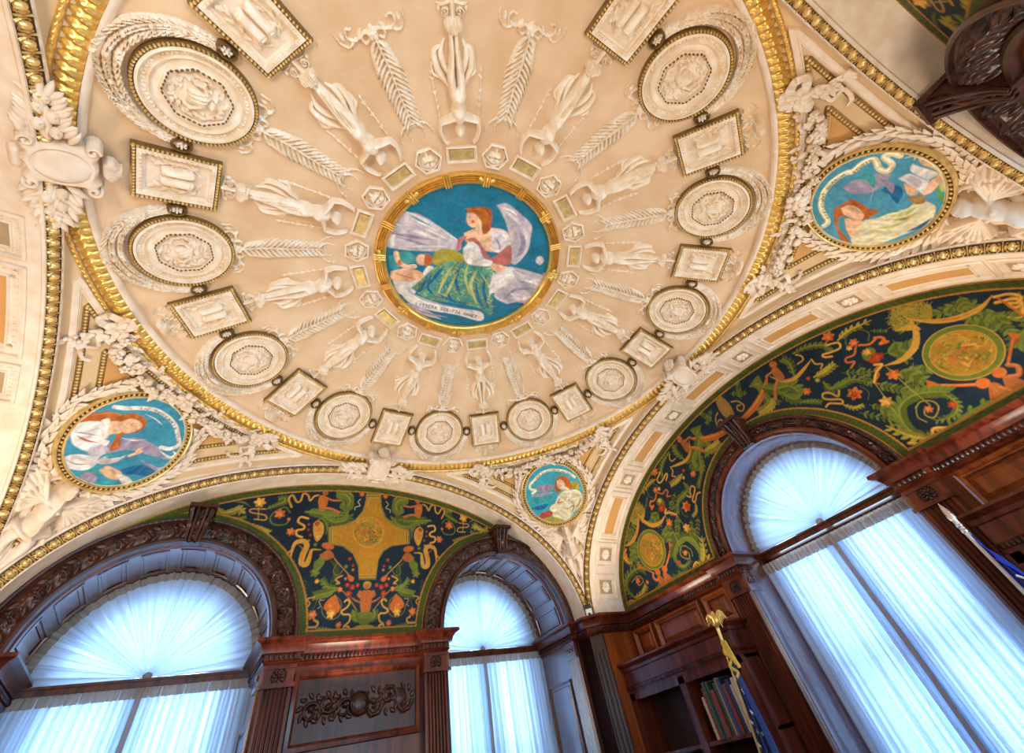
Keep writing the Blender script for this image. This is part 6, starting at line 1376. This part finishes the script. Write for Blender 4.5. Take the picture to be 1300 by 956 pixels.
            for i, ch in enumerate(txt):
                if ch == ' ': continue
                l = cw * (i + .15); x = np.interp(l, L, sp[:, 0]); y = np.interp(l, L, sp[:, 1]); x2 = np.interp(l + cw * .7, L, sp[:, 0]); y2 = np.interp(l + cw * .7, L, sp[:, 1]); t = np.array([x2 - x, y2 - y]); t /= np.linalg.norm(t) + 1e-9; nn = np.array([-t[1], t[0]])
                for st in GLY[ch]:
                    q = np.array(st).reshape(-1, 2); s.line([np.array([x, y]) + t * a * cw * .68 + nn * (b - .5) * h for a, b in q], max(w * .085, s.st * .95), col, .9)
    def run(s, art, mir=False):
        for o in art.split('|'):
            f = o[2:].split(' '); w = float(f[0]); k = 2 if o[0] == 'X' else 0; nums = []; txt = None
            for q in f[1:]:
                try: nums.append(int(q))
                except ValueError: txt = q
            s.op(o[0], o[1], w, nums, txt)
            if mir: m_ = np.array(nums).reshape(-1, 2) * [-1, 1] + [2000 * s.ax, 0]; s.op(o[0], o[1], w, m_.ravel(), txt)
    def geo(s, keep, mp, flip=False):
        on = keep(s.X, s.Y); cell = on[:-1, :-1] & on[1:, :-1] & on[:-1, 1:] & on[1:, 1:]; use = np.zeros_like(on)
        use[:-1, :-1] |= cell; use[1:, :-1] |= cell; use[:-1, 1:] |= cell; use[1:, 1:] |= cell
        idx = np.full(on.shape, -1); idx[use] = np.arange(use.sum()); i, j = np.nonzero(cell); mb = MB()
        F = np.c_[idx[i, j], idx[i + 1, j], idx[i + 1, j + 1], idx[i, j + 1]].tolist()
        mb.add(np.c_[s.X[use], s.Y[use], np.zeros(use.sum())], F, mp=mp, col=np.clip(s.c[use], .002, 1)); return mb

def lunette(k, step, art, extra=None, cut=(-1.19, 1.19)):
    bgc = lin('12263a') if k else lin('112a3c'); cv = Canvas(cut[0], cut[1], 0., H0, step, bgc); X, Y = cv.X, cv.Y
    cv.c *= (1 + .35 * cv.n)[..., None]
    m = (np.sin(cv.X * 7 + 1) * .5 + .5)[..., None] * .35; cv.c = cv.c * (1 - m) + m * lin('123850')
    cv.dec = True; cv.ax = {0: -.022, 1: .023, 3: 0.}[k]
    if art: cv.run(art, True)
    cv.dec = False
    if extra: cv.run(extra)
    # bands of green laurel with a gold line: along the arch, the sill and the window heads
    e = np.sqrt((X / W0) ** 2 + (Y / H0) ** 2); gr = np.sqrt((X / W0 ** 2) ** 2 + (Y / H0 ** 2) ** 2) / np.maximum(e, 1e-6); d = (1 - e) / np.maximum(gr, 1e-6)
    d = np.minimum(d, Y)
    sc = 1 if k in (0,) else -1
    for c, r in WIN[k]:
        cc = -c if k == 0 else c; ro = {1: .470, 0: .440, 3: .470}[k]; dw = np.hypot(X - cc, Y + .0 - (ZA - Z0)) - ro; d = np.minimum(d, dw)
    t = np.arctan2(Y, X + 1e-9); lf = .5 + .5 * np.sin(t * 150 + d * 160) * np.sin(X * 130)
    g = lin('424e1a') * (.7 + .6 * lf[..., None]); wdt = .036
    b = (d < wdt)[..., None]; cv.c = np.where(b, g, cv.c); cv.c = np.where(b, cv.c, cv.c * np.array([.80, .72, .62])); ln = (np.abs(d - wdt) < .0035)[..., None] | (np.abs(d - .003) < .003)[..., None]; cv.c = np.where(ln, lin('a8742c'), cv.c)
    return cv
def lun_keep(k):
    def f(X, Y):
        ok = (X / (W0 + .012)) ** 2 + (Y / (H0 + .012)) ** 2 <= 1.0
        for c, r in WIN[k]: cc = -c if k == 0 else c; ok &= np.hypot(X - cc, Y - (ZA - Z0)) > r + .012
        return ok
    return f
MW = {0: lambda V: np.c_[V[:, 2] * 0 + RX, -V[:, 0], Z0 + V[:, 1]], 1: lambda V: np.c_[V[:, 0], V[:, 2] * 0 + FY, Z0 + V[:, 1]], 3: lambda V: np.c_[-V[:, 0], V[:, 2] * 0 - FY, Z0 + V[:, 1]], 2: lambda V: np.c_[V[:, 2] * 0 - RX, V[:, 0], Z0 + V[:, 1]]}
LL = {0: 'large painted lunette of scrolling foliage, owl and gold roundels around the big window', 1: 'painted lunette with golden star-shaped emblem between the two front windows', 3: 'painted blue and green foliage lunette at the top right corner'}
for k, step in ((0, .0028), (1, .0031), (3, .0042)):
    cv = lunette(k, step, {0: ART_RIGHT, 1: ART_FRONT, 3: ART_FRONT}[k], ART_EMBLEM if k == 1 else None)
    mb = cv.geo(lun_keep(k), MW[k]); ce = MW[k](np.array([[0., .3, 0]]))[0]
    o = put('painted_lunette', mb, 'wall_paint', loc=ce, smooth=0); tag(o, LL[k], 'wall painting'); o['group'] = 'painted lunettes'
mb = MB(); q = arc(0, 1, 0, 0, PI, 40); mb.add([(x * W0, z * H0, 0) for x, z in q], [list(range(41))], mp=MW[2]); structure('wall_left_lunette', mb, 'ochre', 0)

# central painting and its reeded gold frame
ct = thing('ceiling_painting', 'round painting of a seated robed woman at the centre of the dome', 'painting', (0, 0, .18))
cv = Canvas(-.37, .37, -.37, .37, .0030, lin('1f7490')); cv.oil(); cv.run(ART_CENTRE)
put('canvas', cv.geo(lambda X, Y: np.hypot(X, Y) < .366, lambda V: np.c_[V[:, 0], -V[:, 1], V[:, 2] * 0 + .172]), 'oil_paint', ct, smooth=0)
mb = MB(); pr = [(.357, .174), (.357, .160), (.361, .156), (.366, .152)]
for i in range(4):
    r0 = .366 + i * .0085; pr += [(r0 + .0006, .153), (r0 + .0022, .145), (r0 + .0042, .142), (r0 + .0062, .145), (r0 + .0079, .153)]
pr += [(.402, .153), (.405, .160), (.405, .170)]
mb.add(*lathe(pr, 144)); put('reeded_frame', mb, 'gold', ct, smooth=50)
mb = MB()
for i in range(16):
    a = 2 * PI * i / 16 + .1; mp = lambda V, a=a: rotz(np.c_[V[:, 1] + .383, V[:, 0], .147 - V[:, 2]], a)
    mb = MB()
    for dx in (-.010, 0, .010):
        mb.add(*sweep2([(dx, -.026), (dx, .022)], [(-.004, 0), (-.003, .007), (0, .009), (.003, .007), (.004, 0)], closed=False), mp=mp)
    if i % 2:
        for s in (-1, 1): mb.add(*blob(s * .022, 0, .014, .010, .011, ang=s * .5, nu=8), mp=mp)
        mb.add(*blob(0, 0, .008, .014, .014, nu=8), mp=mp)
    put('ribbon_tie', mb, 'gold', ct, smooth=60)
# painted medallions on the pendentives
MT = {1: ('ART_M1', PI / 2, 'lower-left round painting of a long-haired woman, banner reading IN TENEBRIS LUX', '3d8fa8'), 0: ('ART_M0', 0., 'small lower-centre round painting of a seated woman with a red book', '3a9fb0'), 3: ('ART_M3', -PI / 2, 'right-hand round painting of a woman reading an open book, banner above', '4b93ac')}
MED = {}
for k, (art, a_, lb, bgc) in MT.items():
    rz = lambda V, a_=a_: rotz(V, a_); fm = lambda V, rz=rz: rz(med_map(V)); loc = rz(MC[None])[0]
    t = thing('medallion_painting', lb, 'painting', loc, 'pendentive medallion paintings')
    cv = Canvas(-.185, .185, -.185, .185, .0021, lin(bgc)); cv.oil(1.9); cv.run(globals()[art])
    q = np.hypot(cv.X, cv.Y); cv.c = np.where((q > .178)[..., None], lin('e6dcc0'), cv.c)
    put('canvas', cv.geo(lambda X, Y: np.hypot(X, Y) < .183, lambda V, fm=fm: fm(np.c_[V[:, 0] * .965, -V[:, 1] * .965, V[:, 2] * 0 + .030])), 'oil_paint', t, smooth=0)
    mb = MB(); mb.add(*sweep2(circle(0, 0, .200, 90), [(0, -.03), (0, .034), (.004, .040), (.008, .038), (.010, .030), (.019, .029), (.020, .036), (.023, .038), (.026, .030)]), mp=fm); put('moulded_frame', mb, 'pale_gold', t, smooth=50)
    mb = MB(); mb.add(*sweep2(circle(0, 0, .1905, 90), [(0, .0302), (.0095, .0302)]), mp=fm); put('shade_channel', mb, 'shade_grime', t, smooth=50)  # dark strip under the rope beads, carved shade and grime as colour
    mb = MB()
    for i in range(78): b = 2 * PI * i / 78; mb.add(*blob(.1855 * math.cos(b), .1855 * math.sin(b), .0062, .0042, .009, ang=b + .7, h0=.029, nu=7, nv=3), mp=fm)
    put('rope_beading', mb, 'pale_gold', t, smooth=60)
# ------------------------------------------------------------------ light
w = bpy.data.worlds.new('world'); bpy.context.scene.world = w; w.use_nodes = True
bg = w.node_tree.nodes['Background']; bg.inputs['Color'].default_value = (.46, .74, 1, 1); bg.inputs['Strength'].default_value = 10.0
def area(name, loc, size, power, col, to=None, shape='DISK'):
    l = bpy.data.lights.new(name, 'AREA'); l.shape = shape; l.size = size * S; l.energy = power; l.color = col
    o = bpy.data.objects.new(name, l); C.objects.link(o); o.location = [c * S for c in loc]
    d = Vector(to or (loc[0], loc[1], 5)) - Vector(loc); o.rotation_euler = d.to_track_quat('-Z', 'Y').to_euler(); return o
for i, (x, y, z, p_) in enumerate([(1.20, -.80, -1.04, 52), (1.20, .80, -1.04, 52), (0, 1.15, -1.10, 44), (-1.20, .75, -1.04, 60), (-1.2, -.75, -1.04, 60), (0, -1.15, -1.10, 52)]):
    area('unseen_uplight', (x, y, z), .22, p_, (1, .83, .64), to=(x * .55, y * .55, .1))
area('unseen_uplight', (-.1, -.1, -1.55), 1.2, 32, (1, .86, .70))  # broad unseen fill from below, added for ambient light, no fixture here
vs = bpy.context.scene.view_settings; vs.view_transform = 'Standard'; vs.look = 'None'; vs.exposure = 0; vs.gamma = 1; vs.use_curve_mapping = False
bpy.context.scene.cycles.max_bounces = 8; bpy.context.scene.cycles.diffuse_bounces = 4
bpy.context.scene.cycles.use_denoising = True
